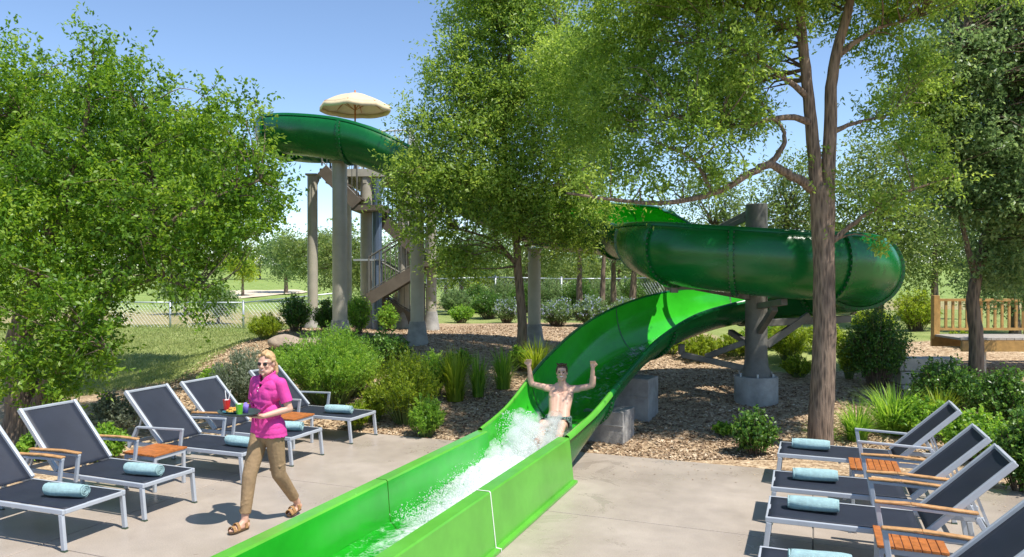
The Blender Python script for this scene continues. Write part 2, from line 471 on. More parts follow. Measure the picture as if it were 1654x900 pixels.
er = node(nt, 'ShaderNodeMapRange'); er.inputs['From Min'].default_value = .82; er.inputs['From Max'].default_value = .98; nt.links.new(e.outputs[0], er.inputs['Value'])
mxg = node(nt, 'ShaderNodeMix', data_type='RGBA'); nt.links.new(er.outputs[0], mxg.inputs['Factor']); nt.links.new(mxd.outputs[2], mxg.inputs[6]); nt.links.new(mcol, mxg.inputs[7])
b = node(nt, 'ShaderNodeBsdfPrincipled', i_Roughness=.95); b.inputs['Specular IOR Level'].default_value = .15
nt.links.new(mxg.outputs[2], b.inputs['Base Color'])
bp = node(nt, 'ShaderNodeBump', i_Strength=.8, i_Distance=.03); nt.links.new(hf.outputs[0], bp.inputs['Height']); nt.links.new(bp.outputs[0], b.inputs['Normal'])
nt.links.new(b.outputs[0], out.inputs['Surface'])
g = npmesh('ground', V, Q, m, smooth=True); tag(g, kind='structure')
xx, yy = V[:, 0], V[:, 1]
mul = sstep(-6.6, -5.2, xx + .10 * (yy - 12)) * (1 - sstep(21.5, 24, yy - .15 * xx)) * (1 - sstep(13.2, 14.6, yy) * sstep(3.5, 6.5, xx)) 
mul = np.maximum(mul, (1 - sstep(14.0, 15.5, yy)) * sstep(-12, -9, xx))
mul = np.maximum(mul, sstep(6.8, 7.6, xx) * sstep(11.5, 12, yy) * (1 - sstep(17, 18, yy)) * .8)
g.data.attributes.new('mulch', 'FLOAT', 'POINT').data.foreach_set('value', mul.astype(np.float32))
dry = sstep(33, 36, yy) * (1 - sstep(44, 50, yy)) * .9 + .25 * (1 - sstep(30, 34, yy))
g.data.attributes.new('dry', 'FLOAT', 'POINT').data.foreach_set('value', dry.astype(np.float32))

# ---------------------------------------------------------------- concrete deck (local x = t, local y = s)
m, nt, out = nmat('concrete_deck')
tc = node(nt, 'ShaderNodeTexCoord'); sep = node(nt, 'ShaderNodeSeparateXYZ'); nt.links.new(tc.outputs['Object'], sep.inputs[0])
n1 = node(nt, 'ShaderNodeTexNoise', i_Scale=.8, i_Detail=8, i_Roughness=.65); n2 = node(nt, 'ShaderNodeTexNoise', i_Scale=90.0, i_Detail=4); n3 = node(nt, 'ShaderNodeTexNoise', i_Scale=5.0, i_Detail=6)
for q in (n1, n2, n3): nt.links.new(tc.outputs['Object'], q.inputs['Vector'])
c1 = ramp(nt, n1.outputs['Fac'], [(.3, (.385, .322, .262)), (.7, (.47, .402, .335))])
c2 = ramp(nt, n2.outputs['Fac'], [(.35, (.82, .82, .82)), (.65, (1.05, 1.05, 1.05))])
c3 = ramp(nt, n3.outputs['Fac'], [(.35, (.94, .94, .94)), (.65, (1.03, 1.03, 1.03))])
ma = node(nt, 'ShaderNodeMix', data_type='RGBA', blend_type='MULTIPLY'); ma.inputs['Factor'].default_value = 1; nt.links.new(c1, ma.inputs[6]); nt.links.new(c2, ma.inputs[7])
mb_ = node(nt, 'ShaderNodeMix', data_type='RGBA', blend_type='MULTIPLY'); mb_.inputs['Factor'].default_value = 1; nt.links.new(ma.outputs[2], mb_.inputs[6]); nt.links.new(c3, mb_.inputs[7])
nwet = node(nt, 'ShaderNodeTexNoise', i_Scale=1.7, i_Detail=9, i_Roughness=.68, i_Distortion=.8); nt.links.new(tc.outputs['Object'], nwet.inputs['Vector'])
dx = node(nt, 'ShaderNodeMath', operation='ADD'); nt.links.new(sep.outputs[0], dx.inputs[0]); dx.inputs[1].default_value = 3.2
ab = node(nt, 'ShaderNodeMath', operation='ABSOLUTE'); nt.links.new(dx.outputs[0], ab.inputs[0])
nr_ = node(nt, 'ShaderNodeMapRange'); nr_.inputs['From Min'].default_value = .6; nr_.inputs['From Max'].default_value = 2.2; nr_.inputs['To Min'].default_value = .10; nr_.inputs['To Max'].default_value = -.06; nt.links.new(ab.outputs[0], nr_.inputs['Value'])
aw = node(nt, 'ShaderNodeMath', operation='ADD'); nt.links.new(nwet.outputs['Fac'], aw.inputs[0]); nt.links.new(nr_.outputs[0], aw.inputs[1])
wet = node(nt, 'ShaderNodeMapRange'); wet.inputs['From Min'].default_value = .60; wet.inputs['From Max'].default_value = .66; nt.links.new(aw.outputs[0], wet.inputs['Value'])
mwet = node(nt, 'ShaderNodeMix', data_type='RGBA', blend_type='MULTIPLY'); nt.links.new(wet.outputs[0], mwet.inputs['Factor']); nt.links.new(mb_.outputs[2], mwet.inputs[6]); mwet.inputs[7].default_value = (.92, .915, .91, 1)
b = node(nt, 'ShaderNodeBsdfPrincipled')
nt.links.new(mwet.outputs[2], b.inputs['Base Color'])
mr = node(nt, 'ShaderNodeMapRange'); mr.inputs['From Min'].default_value = .35; mr.inputs['From Max'].default_value = .65; mr.inputs['To Min'].default_value = .22; mr.inputs['To Max'].default_value = .55
nt.links.new(n1.outputs['Fac'], mr.inputs['Value'])
rw = node(nt, 'ShaderNodeMix', data_type='FLOAT'); nt.links.new(wet.outputs[0], rw.inputs['Factor']); nt.links.new(mr.outputs[0], rw.inputs[2]); rw.inputs[3].default_value = .12; nt.links.new(rw.outputs[0], b.inputs['Roughness'])
bp = node(nt, 'ShaderNodeBump', i_Strength=.12, i_Distance=.004); nt.links.new(n2.outputs['Fac'], bp.inputs['Height']); nt.links.new(bp.outputs[0], b.inputs['Normal'])
nt.links.new(b.outputs[0], out.inputs['Surface'])
M['deck'] = m
M['joint'] = simple('joint_filler', (.20, .18, .16), .9, .2, 20)
# slabs poured in bays with real joints
TL, TR, SB = -8.3, 2.4, 10.0
root = bpy.data.objects.new('deck', None); link(root); tag(root, kind='structure')
ang = math.atan2(-AX, AY)
root.rotation_euler = (0, 0, ang)
ts = [TL, -6.45, -3.2, 0.02, TR]; ss = [-4, -1.6, 1.6, 4.8, 7.4, SB]
mb = MB(); gap = .007
for i in range(len(ts) - 1):
    for j in range(len(ss) - 1):
        x0, x1, y0, y1 = ts[i] + gap, ts[i + 1] - gap, ss[j] + gap, ss[j + 1] - gap
        mb.box(((x0 + x1) / 2, (y0 + y1) / 2, -.06), (x1 - x0, y1 - y0, .12))
mb.build('slab', M['deck'], root, bevel=.006)
mb = MB(); mb.box(((TL + TR) / 2, (SB - 4) / 2, -.07), (TR - TL - .02, SB + 4 - .02, .12)); mb.build('joint', M['joint'], root)
# right-hand strip of deck under the loungers widens to the planting
# sand bunker on the golf course
x, y, z = W(405, 475, 1)
bx, by = (415 - 827) / FPX * 66, 66.0
mb = MB(); n = 28; vs = []
for k in range(n):
    a = 2 * math.pi * k / n; rr = 1 + .15 * math.sin(3 * a) + .1 * math.cos(5 * a)
    px_, py_ = bx + 3.6 * rr * math.cos(a), by + 6 * rr * math.sin(a); vs.append((px_, py_, gz(px_, py_) + .06))
mb.add(vs + [(bx, by, gz(bx, by) + .05)], [(k, (k + 1) % n, n) for k in range(n)])
o = mb.build('sand', simple('bunker_sand', (.62, .52, .38), .95, .08, 3)); tag(o, kind='structure')
# ================================================================ WATER SLIDE
slide = thing('water_slide', 'green fibreglass water slide curling down from the tower to a trough on the deck', 'water slide', ST(4.5, -3.2, 0))
bpy.context.view_layer.update()
SLI = Matrix.Translation(slide.location).inverted()
def slide_part(mb, name, mat, smooth=True, ang=35):
    mb.v = [tuple(SLI @ Vector(p)) for p in mb.v]
    o = mb.build(name, mat, slide)
    return smooth_angle(o, ang) if smooth else o

# ---- run-out channel, straight on the deck: (s from 0.6 to 8.5), closed profile across t
TI_L, TI_R, TO_L, TO_R = -3.66, -2.77, -3.80, -2.62
HW = .52
def runprof(s):
    return [(TO_L - .07, .004), (TO_L - .07, .03), (TO_L - .02, .035), (TO_L, HW - .012), (TO_L + .012, HW), (TI_L - .015, HW), (TI_L, HW - .015),
            (TI_L + .03, .14), (TI_L + .10, .075), (-3.2, .06), (TI_R - .10, .075), (TI_R - .03, .14), (TI_R, HW - .015), (TI_R + .015, HW),
            (TO_R - .012, HW), (TO_R, HW - .012), (TO_R + .05, .035), (TO_R + .10, .03), (TO_R + .10, .004)]
def runout(s0, s1, name):
    mb = MB(); P = runprof(0); n = len(P); k = 6
    vs = [ST(s0 + (s1 - s0) * i / k, t, z) for i in range(k + 1) for (t, z) in P]
    fs = [(i * n + j, (i + 1) * n + j, (i + 1) * n + (j + 1) % n, i * n + (j + 1) % n) for i in range(k) for j in range(n)]
    mi = [1 if 6 <= j <= 11 else 0 for i in range(k) for j in range(n)]
    mb.add(vs, fs); mb.mi = mi
    mb.add([ST(s0, t, z) for t, z in P], [tuple(range(n))]); mb.add([ST(s1, t, z) for t, z in P], [tuple(range(n - 1, -1, -1))])
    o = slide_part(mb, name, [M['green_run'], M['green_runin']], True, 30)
    return o
r1 = runout(.6, 6.14, 'runout_channel'); r2 = runout(6.155, 8.5, 'runout_channel')
# pale caulked seam between the two channel lengths
mb = MB(); s0, s1 = 6.139, 6.156
P = [(t, z) for t, z in runprof(0)]
def off(t, z): return (t + (.004 if t > -3.2 else -.004) * (1 if z < HW - .02 else 0), z + (.004 if z > HW - .02 else 0))
Pr = [off(t, z) for t, z in P[12:19]]
Pl = [off(t, z) for t, z in P[0:7]]
for PP in (Pr,):
    n = len(PP)
    mb.add([ST(s, t, z) for s in (s0, s1) for t, z in PP], [(j, n + j, n + j + 1, j + 1) for j in range(n - 1)])
mb.v = [tuple(SLI @ Vector(p)) for p in mb.v]
o = mb.build('seam_strip', M['caulk'], r1)

# ---- the flume: nodes from the run-out uphill (x, y, left lip z, right lip z, invert z, half width, squareness)
NODES = [
 (.125, 9.085, .52, .52, .07, .53, 7), (.34, 9.6, .60, .57, .13, .54, 4.5), (.58, 10.12, .76, .66, .22, .55, 3), (1.10, 11.3, 1.19, .94, .47, .57, 2.3), (1.80, 12.4, 1.64, 1.35, .85, .58, 2),
 (2.70, 13.3, 1.97, 1.71, 1.20, .58, 2), (3.70, 13.9, 2.15, 1.90, 1.45, .58, 2), (4.70, 14.0, 2.30, 2.05, 1.60, .57, 2), (5.4, 13.6, 2.60, 2.3, 1.68, .57, 2),
 (5.68, 12.85, 2.80, 2.5, 1.80, .57, 2), (5.52, 12.1, 2.93, 2.65, 1.93, .57, 2), (5.0, 11.62, 3.0, 2.75, 2.05, .57, 2), (4.2, 11.45, 3.03, 2.8, 2.08, .57, 2),
 (3.3, 11.65, 3.11, 2.95, 2.17, .57, 2), (2.62, 12.25, 3.22, 3.15, 2.28, .57, 2), (2.42, 13.1, 3.27, 3.5, 2.40, .57, 2), (2.55, 14.2, 3.32, 3.7, 2.55, .57, 2),
 (2.45, 15.3, 3.42, 3.82, 2.70, .57, 2), (1.8, 16.3, 3.56, 3.97, 2.85, .57, 2), (.8, 16.9, 3.72, 4.05, 3.0, .57, 2), (-.6, 17.05, 4.25, 4.45, 3.48, .57, 2),
 (-2.0, 16.95, 5.05, 5.15, 4.22, .57, 2), (-3.3, 17.0, 5.68, 5.76, 4.82, .57, 2), (-4.6, 17.4, 5.96, 6.02, 5.12, .57, 2), (-5.5, 18.2, 6.1, 6.12, 5.27, .57, 2),
 (-5.75, 19.2, 6.16, 6.16, 5.33, .57, 2), (-5.35, 20.1, 6.2, 6.2, 5.37, .57, 2), (-4.65, 20.5, 6.24, 6.24, 5.42, .57, 2)]
PER = 8
NP_ = catmull(NODES, PER)
def frame(i):
    a = NP_[max(i - 1, 0)]; b = NP_[min(i + 1, len(NP_) - 1)]
    d = Vector((b[0] - a[0], b[1] - a[1], 0)).normalized()
    return Vector((NP_[i][0], NP_[i][1], 0)), Vector((-d.y, d.x, 0))      # centre, unit vector to the left
NA = 30
def section(i, extra=0.0, lip=.055, shell=.03):
    """closed loop: inner skin left to right, rolled lip, outer skin back"""
    c, l = frame(i); p = NP_[i]; zl, zr, zb, hw, n = p[2:7]
    cu = float(sstep(6.2, 8.2, i / PER)); RV = .56
    zcl = zl + (min(zl, zb + RV) - zl) * cu; zcr = zr + (min(zr, zb + RV) - zr) * cu
    dL = math.asin(min(.93, max(0, (zl - zcl) / RV))); dR = math.asin(min(.93, max(0, (zr - zcr) / RV)))
    def skin(ex):
        out = []
        for k in range(NA + 1):
            ph = -dL + (math.pi + dL + dR) * k / NA
            cx = math.cos(ph); sx = math.sin(ph)
            e = 2.0 / n
            lat = math.copysign(abs(cx) ** e, cx); ver = math.copysign(abs(sx) ** e, sx)
            f = (lat + 1) / 2                       # 1 at left lip
            lipz = zcl * f + zcr * (1 - f)
            z = lipz - ((lipz - zb + ex) if ver > 0 else RV + ex) * ver
            out.append(c + l * lat * (hw + ex) + Vector((0, 0, z)))
        return out
    inn = skin(extra); ou = skin(shell + extra)
    zz = Vector((0, 0, 1))
    L = [inn[0] + zz * .02, inn[0] + l * (lip * .5) + zz * .032, inn[0] + l * lip + zz * .015, inn[0] + l * (lip + .008) - zz * .03, ou[0] - zz * .035]
    Rr = [inn[-1] + zz * .02, inn[-1] - l * (lip * .5) + zz * .032, inn[-1] - l * lip + zz * .015, inn[-1] - l * (lip + .008) - zz * .03, ou[-1] - zz * .035]
    return inn + Rr + list(reversed(ou[1:-1])) + list(reversed(L)), len(inn)
def flume(i0, i1, name='flume_section'):
    mb = MB(); S = [section(i) for i in range(i0, i1 + 1)]
    ni = S[0][1]; n = len(S[0][0])
    vs = [q for s, _ in S for q in s]
    fs = []; mi = []
    for i in range(len(S) - 1):
        for j in range(n):
            fs.append((i * n + j, i * n + (j + 1) % n, (i + 1) * n + (j + 1) % n, (i + 1) * n + j)); mi.append(1 if j < ni - 1 else (2 if (j < ni + 3 or j >= n - 4) and i0 < 18 else 0))
    mb.add(vs, fs); mb.mi = mi
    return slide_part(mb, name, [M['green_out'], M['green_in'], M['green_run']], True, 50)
def flange(i, parent, bolts=True):
    """bolted joint collar round the outside of the trough"""
    mb = MB()
    c, l = frame(i); d = Vector((l.y, -l.x, 0))
    S0, ni = section(i); o0 = S0[ni + 5:-5]          # outer skin, right to left
    p = Vector((c.x, c.y, NP_[i][4] + .45))
    n = len(o0)
    rad = [((q - p) - d * (q - p).dot(d)).normalized() for q in o0]
    A = [q + r * .002 - d * .03 for q, r in zip(o0, rad)]; B = [q + r * .05 - d * .03 for q, r in zip(o0, rad)]
    C_ = [q + r * .05 + d * .03 for q, r in zip(o0, rad)]; D_ = [q + r * .002 + d * .03 for q, r in zip(o0, rad)]
    for U, V_ in ((A, B), (B, C_), (C_, D_)):
        mb.add(list(U) + list(V_), [(j, j + 1, n + j + 1, n + j) for j in range(n - 1)])
    k0 = len(mb.f)
    for j in range(n - 1):
        q = (o0[j] + o0[j + 1]) / 2; r = (rad[j] + rad[j + 1]) / 2
        mb.box(q + r * .035, (.09, .022, .022), Matrix((d, r.cross(d), r)).transposed(), 1)
    I0 = S0[:ni]
    ra = [((q - p) - d * (q - p).dot(d)).normalized() for q in I0]
    U = [q - r * .004 - d * .012 for q, r in zip(I0, ra)]; V_ = [q - r * .004 + d * .012 for q, r in zip(I0, ra)]
    m0 = len(mb.f); mb.add(U + V_, [(j, j + 1, ni + j + 1, ni + j) for j in range(ni - 1)], 1)
    inv = SLI
    mb.v = [tuple(inv @ Vector(q)) for q in mb.v]
    return mb.build('flange', [M['green_out'], M['bolt']], parent)
joints = [0, 20, 36, 52, 66, 80, 91, 103, 112, 124, 140, 156, 168, 178, 190, 202, len(NP_) - 1]
for a, b_ in zip(joints[:-1], joints[1:]):
    fo = flume(a, b_)
    flange(b_, fo)

# ---- water running down the flume and filling the run-out
def watermat():
    m, nt, out = nmat('pool_water')
    tc = node(nt, 'ShaderNodeTexCoord'); at = node(nt, 'ShaderNodeAttribute', attribute_name='foam')
    n1 = node(nt, 'ShaderNodeTexNoise', i_Scale=7.0, i_Detail=8, i_Roughness=.7, i_Distortion=1.2); nt.links.new(tc.outputs['Object'], n1.inputs['Vector'])
    n2 = node(nt, 'ShaderNodeTexNoise', i_Scale=26.0, i_Detail=6, i_Roughness=.7); nt.links.new(tc.outputs['Object'], n2.inputs['Vector'])
    a = node(nt, 'ShaderNodeMath', operation='ADD'); nt.links.new(n1.outputs['Fac'], a.inputs[0]); nt.links.new(at.outputs['Fac'], a.inputs[1])
    a2 = node(nt, 'ShaderNodeMath', operation='MULTIPLY_ADD'); nt.links.new(n2.outputs['Fac'], a2.inputs[0]); a2.inputs[1].default_value = .6; nt.links.new(a.outputs[0], a2.inputs[2])
    mr = node(nt, 'ShaderNodeMapRange'); mr.inputs['From Min'].default_value = 1.0; mr.inputs['From Max'].default_value = 1.55; nt.links.new(a2.outputs[0], mr.inputs['Value'])
    gl = node(nt, 'ShaderNodeBsdfGlossy', i_Roughness=.06); tr = node(nt, 'ShaderNodeBsdfTransparent'); tr.inputs[0].default_value = (.84, .97, .90, 1)
    fr = node(nt, 'ShaderNodeFresnel', i_IOR=1.33); w = node(nt, 'ShaderNodeMixShader')
    nt.links.new(fr.outputs[0], w.inputs[0]); nt.links.new(tr.outputs[0], w.inputs[1]); nt.links.new(gl.outputs[0], w.inputs[2])
    bp = node(nt, 'ShaderNodeBump', i_Strength=.5, i_Distance=.03); nt.links.new(a2.outputs[0], bp.inputs['Height'])
    nt.links.new(bp.outputs[0], gl.inputs['Normal']); nt.links.new(bp.outputs[0], fr.inputs['Normal'])
    df = node(nt, 'ShaderNodeBsdfDiffuse'); df.inputs[0].default_value = (.82, .86, .86, 1); nt.links.new(bp.outputs[0], df.inputs['Normal'])
    mx = node(nt, 'ShaderNodeMixShader'); nt.links.new(mr.outputs[0], mx.inputs[0]); nt.links.new(w.outputs[0], mx.inputs[1]); nt.links.new(df.outputs[0], mx.inputs[2])
    nt.links.new(mx.outputs[0], out.inputs['Surface'])
    return m
M['water'] = watermat()
def fbm(x, y, z=0.0, o=4):
    return mnoise.fractal((x, y, z), 1.0, 2.0, o)
MAN_S, MAN_T = 9.42, -3.10
def foam_amt(s, t):
    """how white the water is: a V-shaped wake in front of the man narrowing down the run-out"""
    k = (s - 4.2) / (MAN_S - 4.2)
    if s > MAN_S + .15: return -.25
    c = -3.2 + .12 * math.sin(s * 2.1)
    w = .10 + .36 * max(0, min(1, (s - 5.2) / 2.6)) 
    d = abs(t - c) / w
    return max(-.05, .62 * math.exp(-d * d * .8) * max(0, min(1, (s - 5.0) / 1.6))) + .12 * max(0, min(1, (s - 3.5) / 2))
mb = MB(); foam = []
ns_, nt_ = 200, 26
for i in range(ns_ + 1):
    s = .7 + (8.46 - .7) * i / ns_
    for j in range(nt_ + 1):
        t = TI_L + .028 + (TI_R - TI_L - .056) * j / nt_
        f = foam_amt(s, t)
        zz = .135 + .012 * fbm(s * 3, t * 5) + max(0, f) * (.055 + .09 * max(0, fbm(s * 5, t * 6, 3, 5)) + .10 * max(0, (s - 6.6) / 2))
        mb.v.append(ST(s, t, zz)); foam.append(f)
for i in range(ns_):
    for j in range(nt_):
        a = i * (nt_ + 1) + j; mb.f.append((a, a + 1, a + nt_ + 2, a + nt_ + 1)); mb.mi.append(0)
o = mb.build('water', M['water'], None, True); tag(o, kind='structure')
o.data.attributes.new('foam', 'FLOAT', 'POINT').data.foreach_set('value', foam)
# thin sheet of water in the flume
mb = MB(); foam = []
n = 14; iN = 52
for i in range(0, iN + 1):
    c, l = frame(i); p = NP_[i]; e = 2.0 / p[6]
    for k in range(n + 1):
        wdt = .62 if i < 12 else .46
        lat = -wdt + 2 * wdt * k / n
        ver = (max(0, 1 - abs(lat) ** p[6])) ** (1 / p[6]); lipz = p[2] * (lat + 1) / 2 + p[3] * (1 - lat) / 2
        z = lipz - (lipz - p[4]) * ver + .035 + .02 * fbm(p[0] * 3, lat * 3, p[1]) + (.05 if i < 8 else 0) * (1 - lat * lat)
        q = c + l * lat * p[5]; mb.v.append((q.x, q.y, z))
        foam.append(.62 if i < 8 else (.15 + .16 * fbm(p[1] * 2.2, lat * 2, 5)))
for i in range(iN):
    for k in range(n):
        a = i * (n + 1) + k; mb.f.append((a, a + n + 1, a + n + 2, a + 1)); mb.mi.append(0)
o = mb.build('water', M['water'], None, True); tag(o, kind='structure')
o.data.attributes.new('foam', 'FLOAT', 'POINT').data.foreach_set('value', foam)
# splash: foam clumps and flying drops thrown up round the man's legs
m, nt, out = nmat('spray'); M['spray'] = m
df = node(nt, 'ShaderNodeBsdfDiffuse'); df.inputs[0].default_value = (.9, .93, .93, 1); tl = node(nt, 'ShaderNodeBsdfTranslucent'); tl.inputs[0].default_value = (.9, .93, .93, 1)
mx = node(nt, 'ShaderNodeMixShader', i_Fac=.5); nt.links.new(df.outputs[0], mx.inputs[1]); nt.links.new(tl.outputs[0], mx.inputs[2])
tr = node(nt, 'ShaderNodeBsdfTransparent'); mx2 = node(nt, 'ShaderNodeMixShader', i_Fac=.35); nt.links.new(mx.outputs[0], mx2.inputs[1]); nt.links.new(tr.outputs[0], mx2.inputs[2])
nt.links.new(mx2.outputs[0], out.inputs['Surface'])
rng = np.random.default_rng(5)
N = 30000
ctr = []
kind = rng.random(N)
s_ = np.where(kind < .45, rng.normal(8.92, .26, N), rng.uniform(6.1, 9.1, N))
side = rng.choice([-1, 1], N, p=[.62, .38])
t_ = np.where(kind < .45, -3.22 + side * np.abs(rng.normal(.17, .13, N)), -3.2 + rng.normal(0, .2, N))
hmax = np.where(kind < .45, .46 * np.exp(-((s_ - 8.9) / .33) ** 2) * np.where(side < 0, 1.0, .62) + .1, .07 + .17 * np.clip((s_ - 6.2) / 2.3, 0, 1))
z_ = .17 + hmax * rng.random(N) ** 1.5
ok = (t_ > TI_L + .02) & (t_ < TI_R - .02)
s_, t_, z_ = s_[ok], t_[ok], z_[ok]; N = len(s_)
cx = np.stack([s_ * AX + t_ * AY, s_ * AY - t_ * AX, z_], 1)
rr = rng.gamma(1.5, .0014, N) + .0014
octv = np.array([(1, 0, 0), (-1, 0, 0), (0, 1, 0), (0, -1, 0), (0, 0, 1.2), (0, 0, -1.2)], float)
octf = np.array([(0, 2, 4), (2, 1, 4), (1, 3, 4), (3, 0, 4), (2, 0, 5), (1, 2, 5), (3, 1, 5), (0, 3, 5)])
vv = cx[:, None] + octv[None] * rr[:, None, None] * rng.uniform(.6, 1.5, (N, 1, 3))
o = npmesh('splash', vv.reshape(-1, 3), (octf[None] + 6 * np.arange(N)[:, None, None]).reshape(-1, 3), M['spray'], smooth=True); tag(o, kind='stuff')

# the fine mist of the splash: one closed cloud of white water dust round his legs
mb = MB(); rr_ = random.Random(12)
for k in range(64):
    s = rr_.uniform(8.3, 9.45); t = -3.22 + rr_.choice([-1, -1, 1]) * abs(rr_.gauss(.12, .13)); hgt = .12 + .34 * math.exp(-((s - 8.95) / .38) ** 2) * (1 if t < -3.2 else .8)
    t = max(TI_L + .12, min(TI_R - .12, t)); z = .18 + hgt * rr_.random(); r = rr_.uniform(.05, .11)
    mb.ell(ST(s, t, z), (r, r, r * 1.2), 10, 7)
for k in range(30):
    s = rr_.uniform(8.85, 9.5); t = rr_.uniform(-3.45, -2.95); r = rr_.uniform(.06, .10)
    mb.ell(ST(s, t, .28 + .22 * rr_.random() + .15 * (s - 8.85)), (r, r, r), 10, 7)
for k in range(30):
    s = rr_.uniform(6.6, 8.4); t = -3.2 + rr_.gauss(0, .15); r = rr_.uniform(.04, .085) * (1 if s > 7.2 else .7)
    mb.ell(ST(s, max(TI_L + .1, min(TI_R - .1, t)), .18 + (s - 6.4) * .045 * rr_.random() + .02), (r, r, r * .8), 10, 7)
m, nt, out = nmat('mist'); pv = node(nt, 'ShaderNodeVolumePrincipled'); pv.inputs['Color'].default_value = (.995, 1, 1, 1); pv.inputs['Anisotropy'].default_value = .2
tc = node(nt, 'ShaderNodeTexCoord'); n1 = node(nt, 'ShaderNodeTexNoise', i_Scale=11.0, i_Detail=7, i_Roughness=.7); nt.links.new(tc.outputs['Object'], n1.inputs['Vector'])
mr = node(nt, 'ShaderNodeMapRange'); mr.inputs['From Min'].default_value = .43; mr.inputs['From Max'].default_value = .66; mr.inputs['To Max'].default_value = 19.0; nt.links.new(n1.outputs['Fac'], mr.inputs['Value']); nt.links.new(mr.outputs[0], pv.inputs['Density'])
nt.links.new(pv.outputs[0], out.inputs['Volume'])
o = remesh('splash_mist', mb, m, None, .018, 3); tag(o, kind='stuff')

# ---- concrete blocks carrying the lower flume
def block(px, ybase, Yd, w, d, h, label, rz):
    x = (px - 827) / FPX * Yd; z = gz(x, Yd)
    mb = MB(); mb.box((0, 0, h / 2 - .06), (w, d, h + .12))
    mb.bar((-w / 2 - .004, -d / 2 - .004, h * .55), (w / 2 + .004, -d / 2 - .004, h * .55), .012, .014)
    o = mb.build('concrete_block', M['concrete'], None, bevel=.02); o.location = (x, Yd, z); o.rotation_euler = (0, 0, rz)
    tag(o, label, 'concrete block', 'concrete footings under the flume')
block(1026, 650, 12.35, .62, .5, .62, 'taller grey concrete block under the slide, farther up the mulch slope', -.5)
block(984, 690, 11.2, .60, .55, .44, 'lower grey concrete block under the slide, beside the deck edge', -.45)

# ---- big weathered post in the loop
px0, py0 = 4.14, 12.9; z0 = gz(px0, py0)
post = thing('slide_post', 'thick weathered grey post on a round concrete pedestal inside the slide loop', 'post', (px0, py0, z0))
mb = MB(); mb.lathe([(.36, -.1), (.36, .40), (.345, .43), (.10, .432)], n=28); smooth_angle(mb.build('pedestal', M['concrete'], post), 30)
mb = MB(); mb.lathe([(.27, .432), (.27, .45), (.20, .60), (.185, .8), (.18, 2.0), (.18, 3.33), (.17, 3.34)], n=20); smooth_angle(mb.build('shaft', M['dark_post'], post), 30)
for a in range(6):
    an = a * math.pi / 3 + .3
    mb = MB(); mb.tube([(.3 * math.cos(an), .3 * math.sin(an), .42), (.3 * math.cos(an), .3 * math.sin(an), .49)], .018, 6); mb.build('anchor_bolt', M['galv'], post)
def arm(pts, w, h): 
    mb = MB()
    for a, b_ in pts: mb.bar(a, b_, w, h)
    o = mb.build('bracket_arm', M['dark_post'], post, bevel=.01)
rel = lambda x, y, z: (x - px0, y - py0, z - z0)
arm([((.17, 0, 1.33), rel(5.75, 12.95, 1.72 - .06)), ((.17, 0, .95), (.9, 0, 1.46))], .10, .12)
arm([((.1, .15, .85), rel(4.0, 13.95, 1.36))], .1, .1)
arm([((-.17, .05, .55), rel(2.95, 13.25, 1.02)), ((-.17, .05, 1.0), (-.78, .3, .72)), (rel(2.95, 13.25, 1.02), rel(2.95, 13.25, 1.2))], .1, .1)
arm([((0, -.17, 1.62), rel(4.15, 11.6, 2.0)), ((0, -.17, 1.2), (0, -.9, 1.62))], .1, .1)
arm([((-.14, .1, 3.1), rel(3.0, 14.0, 2.5 + .35)), ((-.1, .1, 3.2), (-.8, .7, 2.8))], .09, .09)
mb = MB(); mb.box(rel(2.95, 12.2, 2.2), (.95, .16, .06), Matrix.Rotation(-.6, 3, 'Z')); mb.box(rel(2.62, 12.32, 2.2), (.12, .12, .16)); mb.box(rel(3.2, 12.1, 2.2), (.12, .12, .16))
mb.bar(rel(2.95, 12.2, 2.2), (-.12, -.05, 1.75), .08, .08); mb.build('saddle_plate', M['dark_post'], post, bevel=.01)

# ---- tall columns
def column(px, Yd, top, w, label, foot=True, mat='column', flare=1.6):
    x = (px - 827) / FPX * Yd; z = gz(x, Yd); h = top - z
    t = thing('support_column', label, 'column', (x, Yd, z), 0, 'tall columns carrying the slide')
    r = w / 2
    mb = MB(); mb.lathe([(r * 1.0, .50), (r * 1.0, h * .5), (r * .98, h), (.02, h + .002)], n=20); smooth_angle(mb.build('shaft', M[mat], t), 30)
    mb = MB(); mb.lathe([(r * flare, -.15), (r * flare, .06), (r * flare * .96, .10), (r * 1.12, .50), (.02, .505)], n=20); smooth_angle(mb.build('footing', M['concrete'], t), 30)
    mb = MB(); mb.box((0, 0, h + .03), (w * 1.15, w * 1.15, .05)); mb.bar((0, 0, h - .05), (.0, .75, h + .08), .09, .12); mb.bar((0, 0, h - .45), (0, .6, h + .0), .07, .08)
    mb.build('bracket_head', M[mat], t, bevel=.008)
    return t
column(505, 20.2, 5.0, .27, 'leftmost pale column standing apart under the bend of the slide')
column(549, 17.5, 4.95, .34, 'thickest shaded column right under the upper flume, second from the left')
column(592, 20.6, 5.1, .33, 'pale column beside the blue grey pipe')
column(652, 21.0, 5.0, .32, 'shaded column behind the stair, right of the blue grey pipe')
column(674, 17.0, 3.95, .31, 'column with a lit lower half, nearest to the mulch path')
column(697, 20.4, 5.0, .27, 'slim pale column farthest right at the foot of the tower')
column(863, 17.1, 2.93, .29, 'single pale column beside the thin middle tree trunk')
x, y = (609 - 827) / FPX * 20.2, 20.2
t = thing('drain_pipe', 'smooth blue grey vertical pipe between two tower columns', 'pipe', (x, y, gz(x, y)))
mb = MB(); mb.tube([(0, 0, -.1), (0, 0, 4.0)], .13, 18); smooth_angle(mb.build('pipe_body', M['pipe'], t), 40)
mb = MB(); mb.bar((-.6, 0, 1.85), (.16, 0, 1.85), .3, .05); mb.build('clamp', M['galv'], t)

